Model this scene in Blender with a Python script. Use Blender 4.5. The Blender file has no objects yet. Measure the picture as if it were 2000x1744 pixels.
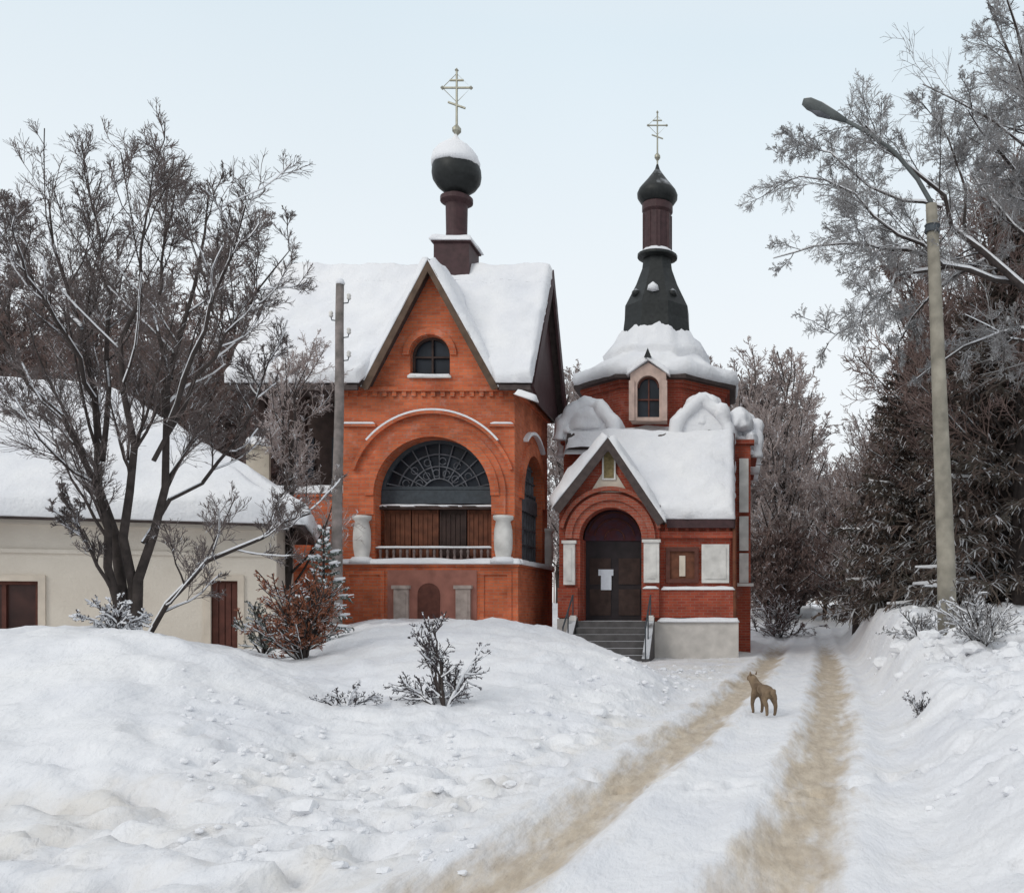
import bpy, bmesh, math, random
import numpy as np
from mathutils import Vector
from mathutils.geometry import tessellate_polygon
R = math.radians
rng = np.random.default_rng(7)
random.seed(7)
S = bpy.context.scene
COL = S.collection

# ------------------------------------------------------------------ camera, sky, sun, exposure
AX, HV, F = 1430.0, 1180.0, 1800.0       # optical axis column, horizon row, focal length (photo pixels)
CAMZ = 1.6
cam = bpy.data.cameras.new('camera'); camo = bpy.data.objects.new('camera', cam); COL.objects.link(camo)
camo.location = (0, 0, CAMZ); camo.rotation_euler = (R(90), 0, 0)
cam.sensor_width = 36; cam.lens = 36 * F / 2000
cam.shift_x = -(AX - 1000) / 2000; cam.shift_y = (HV - 872) / 2000
cam.clip_end = 3000; S.camera = camo
S.view_settings.view_transform = 'Standard'; S.view_settings.look = 'None'
S.view_settings.exposure = 0.1; S.view_settings.gamma = 1

W = bpy.data.worlds.new("World"); S.world = W; W.use_nodes = True
nt = W.node_tree; nt.nodes.clear()
SUN_EL, SUN_RZ = R(38), R(215)
sky = nt.nodes.new('ShaderNodeTexSky'); sky.sky_type = 'NISHITA'; sky.sun_disc = False
sky.sun_elevation = SUN_EL; sky.sun_rotation = SUN_RZ
tc = nt.nodes.new('ShaderNodeTexCoord'); sep = nt.nodes.new('ShaderNodeSeparateXYZ')
nt.links.new(tc.outputs['Generated'], sep.inputs[0])
ramp = nt.nodes.new('ShaderNodeValToRGB')                  # overcast cloud deck: whiter low down, bluer overhead
cr = ramp.color_ramp; cr.elements[0].position = 0.0; cr.elements[0].color = (9.0, 9.2, 9.3, 1)
cr.elements[1].position = 0.75; cr.elements[1].color = (7.8, 8.0, 8.3, 1)
e = cr.elements.new(0.28); e.color = (8.5, 8.95, 9.25, 1)
e = cr.elements.new(0.52); e.color = (7.1, 8.1, 8.75, 1)
for el in cr.elements:
    el.color = [c / 10 for c in el.color[:3]] + [1]
nz = nt.nodes.new('ShaderNodeTexNoise'); nz.inputs['Scale'].default_value = 1.6; nz.inputs['Detail'].default_value = 3
nt.links.new(tc.outputs['Generated'], nz.inputs['Vector'])
mr = nt.nodes.new('ShaderNodeMapRange'); mr.inputs['To Min'].default_value = 9.3; mr.inputs['To Max'].default_value = 10.7
nt.links.new(nz.outputs['Fac'], mr.inputs['Value'])
vm = nt.nodes.new('ShaderNodeVectorMath'); vm.operation = 'SCALE'
nt.links.new(sep.outputs['Z'], ramp.inputs['Fac']); nt.links.new(ramp.outputs['Color'], vm.inputs[0]); nt.links.new(mr.outputs[0], vm.inputs['Scale'])
mx = nt.nodes.new('ShaderNodeMix'); mx.data_type = 'RGBA'; mx.inputs['Factor'].default_value = 0.93
nt.links.new(sky.outputs['Color'], mx.inputs['A']); nt.links.new(vm.outputs[0], mx.inputs['B'])
bgn = nt.nodes.new('ShaderNodeBackground'); bgn.inputs['Strength'].default_value = 0.1
nt.links.new(mx.outputs['Result'], bgn.inputs['Color'])
wo = nt.nodes.new('ShaderNodeOutputWorld'); nt.links.new(bgn.outputs[0], wo.inputs['Surface'])

sun = bpy.data.lights.new('sun', 'SUN'); sun.energy = 1.0; sun.angle = R(25); sun.color = (1, .95, .87)
suno = bpy.data.objects.new('sun', sun); COL.objects.link(suno)
suno.rotation_euler = (R(90) - SUN_EL, 0, R(-35))

# ------------------------------------------------------------------ helpers
def U(u, Y): return (u - AX) * Y / F
def V(v, Y): return CAMZ + (HV - v) * Y / F
def P(u, v, Y): return np.array([U(u, Y), Y, V(v, Y)])

ORG = {}
def tag(o, label=None, cat=None, group=None, kind=None):
    if label: o['label'] = label
    if cat: o['category'] = cat
    if group: o['group'] = group
    if kind: o['kind'] = kind
    return o
def thing(name, label, cat, loc=(0, 0, 0), rz=0, group=None):
    o = bpy.data.objects.new(name, None); COL.objects.link(o); o.location = loc; o.rotation_euler = (0, 0, rz)
    ORG[o.name] = np.array(loc, float) if rz == 0 else np.zeros(3)
    return tag(o, label, cat, group)

class MB:
    def __init__(s): s.v = []; s.f = []; s.n = 0; s.cuts = []
    def add(s, vs, fs):
        vs = np.asarray(vs, float).reshape(-1, 3); s.v.append(vs)
        s.f.extend([[i + s.n for i in f] for f in fs]); s.n += len(vs); return s
    def box(s, x0, x1, y0, y1, z0, z1):
        v = [(x, y, z) for z in (z0, z1) for y in (y0, y1) for x in (x0, x1)]
        return s.add(v, [(0, 2, 3, 1), (4, 5, 7, 6), (0, 1, 5, 4), (2, 6, 7, 3), (0, 4, 6, 2), (1, 3, 7, 5)])
    def poly(s, outer, holes, d0, d1, plane='xz'):
        """2D polygon with holes extruded from d0 to d1 across its plane"""
        loops = [outer] + list(holes)
        flat = [p for l in loops for p in l]; n = len(flat)
        def m(p, d): return (p[0], d, p[1]) if plane == 'xz' else ((d, p[0], p[1]) if plane == 'yz' else (p[0], p[1], d))
        tris = tessellate_polygon([[Vector((p[0], p[1], 0)) for p in l] for l in loops])
        vs = [m(p, d0) for p in flat] + [m(p, d1) for p in flat]
        fs = [tuple(t) for t in tris] + [tuple(i + n for i in reversed(t)) for t in tris]
        k = 0
        for l in loops:
            q = len(l)
            for i in range(q):
                a, b = k + i, k + (i + 1) % q
                fs.append((a, b, b + n, a + n))
            k += q
        return s.add(vs, fs)
    def lathe(s, prof, cx, cy, n=24, rot=0.0):
        vs = []
        for (r, z) in prof:
            for k in range(n):
                a = 2 * math.pi * k / n + rot
                vs.append((cx + r * math.cos(a), cy + r * math.sin(a), z))
        fs = []
        for j in range(len(prof) - 1):
            for k in range(n):
                a, b = j * n + k, j * n + (k + 1) % n
                fs.append((a, b, b + n, a + n))
        fs.append(tuple(reversed(range(n)))); fs.append(tuple(range((len(prof) - 1) * n, len(prof) * n)))
        return s.add(vs, fs)
    def tubes(s, Pn, Rn, sides=3, cap=False):
        """Pn (K,n,3) polylines, Rn (K,n) radii"""
        Pn = np.asarray(Pn, float); Rn = np.asarray(Rn, float)
        if Pn.ndim == 2: Pn = Pn[None]; Rn = Rn[None]
        K, n, _ = Pn.shape
        T = np.empty_like(Pn); T[:, 1:-1] = Pn[:, 2:] - Pn[:, :-2]; T[:, 0] = Pn[:, 1] - Pn[:, 0]; T[:, -1] = Pn[:, -1] - Pn[:, -2]
        T /= np.linalg.norm(T, axis=2, keepdims=True) + 1e-9
        ref = np.zeros((K, 1, 3)); m = np.abs(T.mean(1)[:, 2]) > .8; ref[m, 0, 0] = 1; ref[~m, 0, 2] = 1
        A = np.cross(T, ref); A /= np.linalg.norm(A, axis=2, keepdims=True) + 1e-9
        B = np.cross(A, T)
        ang = np.arange(sides) * 2 * np.pi / sides + .5
        ring = Pn[:, :, None] + Rn[:, :, None, None] * (A[:, :, None] * np.cos(ang)[None, None, :, None] + B[:, :, None] * np.sin(ang)[None, None, :, None])
        base = np.arange(K)[:, None, None] * n * sides + np.arange(n - 1)[None, :, None] * sides
        k0 = np.arange(sides)[None, None]; k1 = (np.arange(sides) + 1)[None, None] % sides
        f = np.stack([base + k0, base + k1, base + k1 + sides, base + k0 + sides], -1).reshape(-1, 4) + s.n
        s.v.append(ring.reshape(-1, 3)); s.f.extend(f.tolist()); s.n += K * n * sides
        if cap:
            for k in range(K):
                b = s.n - K * n * sides + k * n * sides
                s.f.append([b + i for i in reversed(range(sides))]); s.f.append([b + (n - 1) * sides + i for i in range(sides)])
        return s
    def slab(s, q, t):
        """thick quad (4 corners, counter-clockwise seen from outside), thickness t inwards"""
        q = [np.array(p, float) for p in q]
        nn = np.cross(q[1] - q[0], q[2] - q[0]); nn /= np.linalg.norm(nn)
        vs = q + [p - nn * t for p in q]; k = len(q)
        fs = [tuple(range(k)), tuple(reversed(range(k, 2 * k)))] + [(i, i + k, (i + 1) % k + k, (i + 1) % k) for i in range(k)]
        return s.add(vs, fs)
    def snow(s, q, t, res=.18, seed=0, edge=.22, lump=.35, cut=None, op=()):
        """soft snow blanket over quad q=(p00,p10,p11,p01)"""
        p00, p10, p11, p01 = [np.array(p, float) for p in q]
        lu = max(np.linalg.norm(p10 - p00), np.linalg.norm(p11 - p01)); lv = max(np.linalg.norm(p01 - p00), np.linalg.norm(p11 - p10))
        nu = int(min(90, max(4, lu / res))) + 1; nv = int(min(70, max(4, lv / res))) + 1
        uu = (1 - np.cos(np.linspace(0, np.pi, nu))) / 2 * .35 + np.linspace(0, 1, nu) * .65
        vv = (1 - np.cos(np.linspace(0, np.pi, nv))) / 2 * .35 + np.linspace(0, 1, nv) * .65
        Ug, Vg = np.meshgrid(uu, vv)
        pt = (p00[None, None] * ((1 - Ug) * (1 - Vg))[..., None] + p10 * (Ug * (1 - Vg))[..., None] + p11 * (Ug * Vg)[..., None] + p01 * ((1 - Ug) * Vg)[..., None])
        nn = np.cross(p11 - p00, p01 - p10); nn /= np.linalg.norm(nn)
        if nn[2] < 0: nn = -nn
        nn = nn + np.array([0, 0, .6]); nn /= np.linalg.norm(nn)
        big = 9.0
        w = np.minimum(np.minimum(big if 0 in op else Ug * lu, big if 1 in op else (1 - Ug) * lu), np.minimum(big if 2 in op else Vg * lv, big if 3 in op else (1 - Vg) * lv))
        c = np.clip(w / edge, 0, 1); h = t * np.sqrt(1 - (1 - c) ** 2)
        ns = fbm(pt[..., 0] * 1.3 + seed * 7, (pt[..., 1] + pt[..., 2]) * 1.3 + seed * 3, 4) - .5
        h = h * (1 + lump * 2 * ns)
        top = pt + nn * h[..., None]; top[..., 2] += 0
        # ragged rims
        rim = c < .05
        jit = (fbm(pt[..., 0] * 4 + seed, pt[..., 1] * 4 + pt[..., 2] * 4, 2) - .5) * .12
        cen = pt.mean((0, 1)); d = cen - pt; d /= np.linalg.norm(d, axis=2, keepdims=True) + 1e-6
        top = np.where(rim[..., None], top + d * jit[..., None], top)
        vs = top.reshape(-1, 3); fs = []
        for j in range(nv - 1):
            for i in range(nu - 1):
                a = j * nu + i
                if cut and cut(*pt[j:j + 2, i:i + 2].mean((0, 1))): continue
                fs.append((a, a + 1, a + nu + 1, a + nu))
        bot = (pt - nn * .03).reshape(-1, 3); o = nu * nv
        fs2 = [(f[3] + o, f[2] + o, f[1] + o, f[0] + o) for f in fs]
        per = [i for i in range(nu)] + [j * nu + nu - 1 for j in range(1, nv)] + [(nv - 1) * nu + i for i in range(nu - 2, -1, -1)] + [j * nu for j in range(nv - 2, 0, -1)]
        fs3 = [(per[k], per[k] + o, per[(k + 1) % len(per)] + o, per[(k + 1) % len(per)]) for k in range(len(per)) if not ((2 in op and per[k] < nu and per[(k + 1) % len(per)] < nu) or (3 in op and per[k] >= nu * (nv - 1) and per[(k + 1) % len(per)] >= nu * (nv - 1))) and not (cut and cut(*pt.reshape(-1, 3)[per[k]]))]
        return s.add(np.vstack([vs, bot]), fs + fs2 + fs3)
    def build_each(s, name, mat, parent=None, smooth=False):
        out = []; fi = 0
        offs = np.cumsum([0] + [len(a) for a in s.v])
        for k in range(len(s.v)):
            g = MB(); fs = []
            while fi < len(s.f) and s.f[fi][0] < offs[k + 1]: fs.append([i - offs[k] for i in s.f[fi]]); fi += 1
            g.add(s.v[k], fs); out.append(g.build(name, mat, parent, smooth))
        return out
    def build(s, name, mat, parent=None, smooth=False, mats=None):
        v = np.vstack(s.v) if s.v else np.zeros((0, 3))
        if parent is not None:
            root = parent
            while root.parent: root = root.parent
            v = v - ORG.get(root.name, np.zeros(3))
        me = bpy.data.meshes.new(name); me.from_pydata(v.tolist(), [], s.f)
        bm = None
        if len(s.f) < 20000:
            bm = bmesh.new(); bm.from_mesh(me); bmesh.ops.recalc_face_normals(bm, faces=bm.faces); bm.to_mesh(me); bm.free()
            uv = me.uv_layers.new(name='UVMap')
            n = len(me.loops); li = np.zeros(n, int); me.loops.foreach_get('vertex_index', li)
            co = np.zeros(len(me.vertices) * 3); me.vertices.foreach_get('co', co); co = co.reshape(-1, 3)
            pn = np.zeros(len(me.polygons) * 3); me.polygons.foreach_get('normal', pn); pn = np.abs(pn.reshape(-1, 3))
            ls = np.zeros(len(me.polygons), int); lt = np.zeros(len(me.polygons), int)
            me.polygons.foreach_get('loop_start', ls); me.polygons.foreach_get('loop_total', lt)
            pid = np.repeat(np.arange(len(ls)), lt)
            N = pn[pid]; C = co[li]
            ax = np.argmax(N, 1)
            uvv = np.stack([np.where(ax == 0, C[:, 1], C[:, 0]), np.where(ax == 2, C[:, 1], C[:, 2])], 1)
            uv.data.foreach_set('uv', uvv.astype(np.float32).ravel())
        if smooth: me.polygons.foreach_set('use_smooth', [True] * len(me.polygons))
        for m in (mats or [mat]): me.materials.append(m)
        if s.cuts:
            mi = np.zeros(len(me.polygons), np.int32); mi[s.cuts[0]:] = 1; me.polygons.foreach_set('material_index', mi)
        o = bpy.data.objects.new(name, me); COL.objects.link(o)
        if parent is not None: o.parent = parent
        return o

def _h(i, j):
    n = (i * 374761393 + j * 668265263) & 0xffffffff
    n = ((n ^ (n >> 13)) * 1274126177) & 0xffffffff
    return ((n ^ (n >> 16)) & 0xffff) / 65535.0
def vnoise(x, y):
    x = np.asarray(x, float); y = np.asarray(y, float)
    i = np.floor(x).astype(np.int64); j = np.floor(y).astype(np.int64); fx = x - i; fy = y - j
    fx = fx * fx * (3 - 2 * fx); fy = fy * fy * (3 - 2 * fy)
    return (_h(i, j) * (1 - fx) + _h(i + 1, j) * fx) * (1 - fy) + (_h(i, j + 1) * (1 - fx) + _h(i + 1, j + 1) * fx) * fy
def fbm(x, y, o=4):
    s = 0; a = .5; t = 0
    for k in range(o):
        s = s + a * vnoise(np.asarray(x) * 2 ** k + 13 * k, np.asarray(y) * 2 ** k + 7 * k); t += a; a *= .5
    return s / t
def resample(pts, n):
    pts = np.asarray(pts, float); d = np.r_[0, np.cumsum(np.linalg.norm(np.diff(pts, axis=0), axis=1))]
    t = np.linspace(0, d[-1], n); return np.stack([np.interp(t, d, pts[:, k]) for k in range(3)], 1)
def arc(cx, cz, r, a0, a1, n=20):
    return [(cx + r * math.cos(R(a0 + (a1 - a0) * i / n)), cz + r * math.sin(R(a0 + (a1 - a0) * i / n))) for i in range(n + 1)]
def arch(cx, r, zs, zb, n=20):            # round-headed opening outline
    return arc(cx, zs, r, 0, 180, n) + [(cx - r, zb), (cx + r, zb)]

# ------------------------------------------------------------------ materials
def mat(name, col, rough=.8, var=.15, nscale=6., bump=.0, metal=0., col2=None, snow=0., snow_lo=.35, coord='Object', bscale=None):
    m = bpy.data.materials.new(name); m.use_nodes = True; n = m.node_tree; L = n.links
    b = n.nodes['Principled BSDF']; b.inputs['Roughness'].default_value = rough; b.inputs['Metallic'].default_value = metal
    b.inputs['Specular IOR Level'].default_value = .3
    t = n.nodes.new('ShaderNodeTexCoord'); z = n.nodes.new('ShaderNodeTexNoise'); z.inputs['Scale'].default_value = nscale; z.inputs['Detail'].default_value = 6
    L.new(t.outputs[coord], z.inputs['Vector'])
    r = n.nodes.new('ShaderNodeValToRGB'); r.color_ramp.elements[0].position = .3; r.color_ramp.elements[1].position = .7
    c2 = col2 or [min(1, c * (1 + var)) for c in col]; c1 = [c * (1 - var) for c in col] if col2 is None else col
    r.color_ramp.elements[0].color = (*c1, 1); r.color_ramp.elements[1].color = (*c2, 1)
    L.new(z.outputs['Fac'], r.inputs['Fac']); out = r.outputs['Color']
    if snow > 0:                            # snow settled on faces that look up
        g = n.nodes.new('ShaderNodeNewGeometry'); sp = n.nodes.new('ShaderNodeSeparateXYZ'); L.new(g.outputs['True Normal'], sp.inputs[0])
        z2 = n.nodes.new('ShaderNodeTexNoise'); z2.inputs['Scale'].default_value = 1.7; z2.inputs['Detail'].default_value = 3; L.new(t.outputs['Object'], z2.inputs['Vector'])
        ad = n.nodes.new('ShaderNodeMath'); ad.operation = 'MULTIPLY_ADD'; ad.inputs[1].default_value = .9; L.new(z2.outputs['Fac'], ad.inputs[0]); L.new(sp.outputs['Z'], ad.inputs[2])
        mp = n.nodes.new('ShaderNodeMapRange'); mp.inputs['From Min'].default_value = snow_lo + .45; mp.inputs['From Max'].default_value = snow_lo + .6; mp.inputs['To Max'].default_value = snow
        L.new(ad.outputs[0], mp.inputs['Value'])
        x = n.nodes.new('ShaderNodeMix'); x.data_type = 'RGBA'; x.inputs['B'].default_value = (.8, .83, .88, 1)
        L.new(mp.outputs[0], x.inputs['Factor']); L.new(out, x.inputs['A']); out = x.outputs['Result']
    L.new(out, b.inputs['Base Color'])
    if bump:
        bn = n.nodes.new('ShaderNodeBump'); bn.inputs['Strength'].default_value = bump; bn.inputs['Distance'].default_value = .03
        zz = z
        if bscale:
            zz = n.nodes.new('ShaderNodeTexNoise'); zz.inputs['Scale'].default_value = bscale; zz.inputs['Detail'].default_value = 6; L.new(t.outputs[coord], zz.inputs['Vector'])
        L.new(zz.outputs['Fac'], bn.inputs['Height']); L.new(bn.outputs[0], b.inputs['Normal'])
    return m
def brick(name, c1, c2, mortar, dirt=.35):
    m = bpy.data.materials.new(name); m.use_nodes = True; n = m.node_tree; L = n.links
    b = n.nodes['Principled BSDF']; b.inputs['Roughness'].default_value = .9; b.inputs['Specular IOR Level'].default_value = .2
    uv = n.nodes.new('ShaderNodeUVMap'); bt = n.nodes.new('ShaderNodeTexBrick')
    bt.inputs['Scale'].default_value = 1; bt.inputs['Brick Width'].default_value = .26; bt.inputs['Row Height'].default_value = .085; bt.inputs['Mortar Size'].default_value = .008
    bt.inputs['Color1'].default_value = (*c1, 1); bt.inputs['Color2'].default_value = (*c2, 1); bt.inputs['Mortar'].default_value = (*mortar, 1); bt.inputs['Bias'].default_value = -.1
    L.new(uv.outputs[0], bt.inputs['Vector'])
    t = n.nodes.new('ShaderNodeTexCoord'); z = n.nodes.new('ShaderNodeTexNoise'); z.inputs['Scale'].default_value = .9; z.inputs['Detail'].default_value = 8; z.inputs['Roughness'].default_value = .65
    L.new(t.outputs['Object'], z.inputs['Vector'])
    r = n.nodes.new('ShaderNodeMapRange'); r.inputs['From Min'].default_value = .3; r.inputs['From Max'].default_value = .7; r.inputs['To Min'].default_value = 1 - dirt; r.inputs['To Max'].default_value = 1.15
    L.new(z.outputs['Fac'], r.inputs['Value'])
    x = n.nodes.new('ShaderNodeVectorMath'); x.operation = 'SCALE'; L.new(bt.outputs['Color'], x.inputs[0]); L.new(r.outputs[0], x.inputs['Scale'])
    # frost and lime bloom in soft patches
    z3 = n.nodes.new('ShaderNodeTexNoise'); z3.inputs['Scale'].default_value = 2.3; z3.inputs['Detail'].default_value = 9; z3.inputs['Roughness'].default_value = .7; L.new(t.outputs['Object'], z3.inputs['Vector'])
    r3 = n.nodes.new('ShaderNodeMapRange'); r3.inputs['From Min'].default_value = .56; r3.inputs['From Max'].default_value = .78; r3.inputs['To Max'].default_value = .35; L.new(z3.outputs['Fac'], r3.inputs['Value'])
    m3 = n.nodes.new('ShaderNodeMix'); m3.data_type = 'RGBA'; m3.inputs['B'].default_value = (.5, .4, .37, 1); L.new(r3.outputs[0], m3.inputs['Factor']); L.new(x.outputs[0], m3.inputs['A'])
    L.new(m3.outputs['Result'], b.inputs['Base Color'])
    bp = n.nodes.new('ShaderNodeBump'); bp.inputs['Strength'].default_value = .5; bp.inputs['Distance'].default_value = .01; bp.invert = True
    L.new(bt.outputs['Fac'], bp.inputs['Height']); L.new(bp.outputs[0], b.inputs['Normal'])
    return m
M = {}
M['brick'] = brick('orange_brick', (.64, .165, .07), (.49, .11, .05), (.40, .21, .14), .5)
M['brick_dark'] = brick('red_brick', (.40, .082, .045), (.30, .055, .036), (.30, .15, .11), .5)
M['white'] = mat('whitewash', (.60, .585, .56), .85, .2, 3, .3)
M['beige'] = mat('beige_plaster', (.50, .44, .36), .9, .14, 2.2, .3, bscale=20)
M['cream'] = mat('cream_plaster', (.56, .49, .41), .9, .15, 3, .2)
M['tin'] = mat('dark_tin', (.022, .024, .024), .5, .25, 8, .1, .3, snow=.35, snow_lo=.62)
M['tin_brown'] = mat('brown_tin', (.05, .024, .026), .6, .25, 6, .1)
M['fascia'] = mat('dark_fascia', (.06, .045, .042), .7, .3, 6)
M['roofskin'] = mat('roof_sheet', (.10, .09, .09), .6, .2, 5)
M['gold'] = mat('dull_gilt', (.34, .33, .27), .45, .15, 9, 0, .6)
M['glass'] = mat('lunette_glass', (.014, .018, .026), .3, .5, 1.5)
M['glass'].node_tree.nodes['Principled BSDF'].inputs['Specular IOR Level'].default_value = .25
M['dark'] = mat('dark_interior', (.012, .011, .012), .9, .2, 3)
M['wood'] = mat('brown_wood', (.13, .048, .026), .75, .35, 5, .2)
M['wood_dark'] = mat('dark_wood_and_shade', (.045, .028, .024), .8, .35, 4, .2)
M['mural'] = mat('red_mural', (.08, .018, .018), .8, .4, 5, col2=(.05, .03, .05))
M['iron'] = mat('iron', (.05, .06, .07), .6, .2, 9)
M['muntin'] = mat('grey_muntin', (.12, .125, .14), .7, .35, 5)
M['stone'] = mat('grey_step_stone', (.085, .08, .08), .9, .25, 4, .3, snow=.6, snow_lo=.62)
M['base'] = mat('pale_base', (.5, .47, .44), .9, .15, 3, .3)
M['house'] = mat('pale_yellow_plaster', (.56, .50, .43), .9, .12, .9, .4, col2=(.68, .62, .54), bscale=18)
M['doorbrown'] = mat('brown_door_paint', (.10, .035, .025), .7, .25, 6)
M['concrete'] = mat('weathered_concrete', (.25, .23, .19), .9, .35, 3, .3)
M['polewood'] = mat('weathered_pole_wood', (.27, .23, .22), .9, .3, 5, .3, col2=(.12, .11, .1))
M['lampgrey'] = mat('lamp_grey', (.09, .10, .10), .5, .15, 5)
M['bark'] = mat('dark_bark', (.045, .036, .033), .9, .35, 9, .5, snow=.95, snow_lo=.45)
M['twig'] = mat('dark_twigs', (.12, .098, .093), .9, .35, 2, snow=.8, snow_lo=.55)
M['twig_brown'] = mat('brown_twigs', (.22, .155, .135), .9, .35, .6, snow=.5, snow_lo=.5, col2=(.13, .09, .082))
M['twig_far'] = mat('hazed_far_twigs', (.40, .335, .315), .9, .3, .5, snow=.85, snow_lo=.4, col2=(.27, .215, .20))  # frosty twigs, paled further so the distance haze sits in their colour
M['twig_frost'] = mat('frosted_twigs', (.19, .18, .178), .9, .3, 1.2, snow=.75, snow_lo=.38, col2=(.34, .335, .335))
M['twig_rust'] = mat('rusty_twigs', (.26, .10, .055), .9, .4, 6, snow=.5, snow_lo=.6)
M['needle'] = mat('dark_needles', (.07, .064, .052), .9, .35, 1.2, snow=.45, snow_lo=.62, col2=(.13, .09, .076))
M['needle_grey'] = mat('grey_green_needles', (.10, .12, .10), .9, .3, 3, snow=.9, snow_lo=.35)
M['needle_bush'] = mat('grey_brown_needles', (.06, .05, .055), .9, .35, 4, snow=.95, snow_lo=.5)
M['fur'] = mat('brown_fur', (.27, .195, .125), .95, .35, 7, .8, col2=(.12, .08, .052), bscale=60)
M['fur_pale'] = mat('pale_fur', (.30, .24, .17), .95, .2, 9, .4)
M['paper'] = mat('white_paper', (.62, .66, .72), .8, .1, 5)

def snowmat(name, dirt=False):
    m = bpy.data.materials.new(name); m.use_nodes = True; n = m.node_tree; L = n.links
    b = n.nodes['Principled BSDF']; b.inputs['Roughness'].default_value = .65; b.inputs['Specular IOR Level'].default_value = .25
    t = n.nodes.new('ShaderNodeTexCoord')
    def noise(sc, d=6, ro=.55, st=(1, 1, 1)):
        vmm = n.nodes.new('ShaderNodeVectorMath'); vmm.operation = 'MULTIPLY'; vmm.inputs[1].default_value = st; L.new(t.outputs['Object'], vmm.inputs[0])
        z = n.nodes.new('ShaderNodeTexNoise'); z.inputs['Scale'].default_value = sc; z.inputs['Detail'].default_value = d; z.inputs['Roughness'].default_value = ro
        L.new(vmm.outputs[0], z.inputs['Vector']); return z
    z = noise(.8); r = n.nodes.new('ShaderNodeValToRGB')
    r.color_ramp.elements[0].position = .3; r.color_ramp.elements[0].color = (.69, .70, .735, 1); r.color_ramp.elements[1].position = .7; r.color_ramp.elements[1].color = (.79, .79, .80, 1)
    L.new(z.outputs['Fac'], r.inputs['Fac']); out = r.outputs['Color']
    if dirt:
        for an, c1, c2 in (('grime', (.60, .56, .51, 1), (.70, .67, .62, 1)), ('sand', (.38, .305, .22, 1), (.54, .455, .345, 1))):
            at = n.nodes.new('ShaderNodeAttribute'); at.attribute_name = an
            zs = noise(9 if an == 'sand' else 2.2, 8, .65, (1, .3, 1))
            c = n.nodes.new('ShaderNodeMix'); c.data_type = 'RGBA'; c.inputs['A'].default_value = c1; c.inputs['B'].default_value = c2
            cm = n.nodes.new('ShaderNodeMapRange'); cm.inputs['From Min'].default_value = .35; cm.inputs['From Max'].default_value = .65; L.new(zs.outputs['Fac'], cm.inputs['Value']); L.new(cm.outputs[0], c.inputs['Factor'])
            zf = noise(6 if an == 'sand' else 2.5, 7, .62, (1, .22, 1) if an == 'sand' else (1, .5, 1))
            ma = n.nodes.new('ShaderNodeMath'); ma.operation = 'ADD'; L.new(at.outputs['Fac'], ma.inputs[0])
            ms = n.nodes.new('ShaderNodeMapRange'); ms.inputs['From Min'].default_value = .25; ms.inputs['From Max'].default_value = .75; ms.inputs['To Min'].default_value = -.3; ms.inputs['To Max'].default_value = .3; L.new(zf.outputs['Fac'], ms.inputs['Value'])
            L.new(ms.outputs[0], ma.inputs[1])
            mf = n.nodes.new('ShaderNodeMapRange'); mf.interpolation_type = 'SMOOTHSTEP'; mf.inputs['From Min'].default_value = .2; mf.inputs['From Max'].default_value = .95; mf.inputs['To Max'].default_value = .92; L.new(ma.outputs[0], mf.inputs['Value'])
            mu = n.nodes.new('ShaderNodeMath'); mu.operation = 'MULTIPLY'; mg = n.nodes.new('ShaderNodeMath'); mg.operation = 'GREATER_THAN'; mg.inputs[1].default_value = .02
            L.new(at.outputs['Fac'], mg.inputs[0]); L.new(mf.outputs[0], mu.inputs[0]); L.new(mg.outputs[0], mu.inputs[1])
            x = n.nodes.new('ShaderNodeMix'); x.data_type = 'RGBA'; L.new(mu.outputs[0], x.inputs['Factor']); L.new(out, x.inputs['A']); L.new(c.outputs['Result'], x.inputs['B']); out = x.outputs['Result']
    L.new(out, b.inputs['Base Color'])
    z1 = noise(3.2, 6, .55, (1, .45, 1) if dirt else (1, 1, 1)); z2 = noise(16, 3, .5, (1, .4, 1) if dirt else (1, 1, 1))
    a = n.nodes.new('ShaderNodeMath'); a.operation = 'MULTIPLY_ADD'; a.inputs[1].default_value = .25; L.new(z2.outputs['Fac'], a.inputs[0]); L.new(z1.outputs['Fac'], a.inputs[2])
    bp = n.nodes.new('ShaderNodeBump'); bp.inputs['Strength'].default_value = .6; bp.inputs['Distance'].default_value = .12 if dirt else .08
    L.new(a.outputs[0], bp.inputs['Height']); L.new(bp.outputs[0], b.inputs['Normal'])
    return m
M['snow'] = snowmat('roof_snow'); M['ground'] = snowmat('ground_snow', True)

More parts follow.
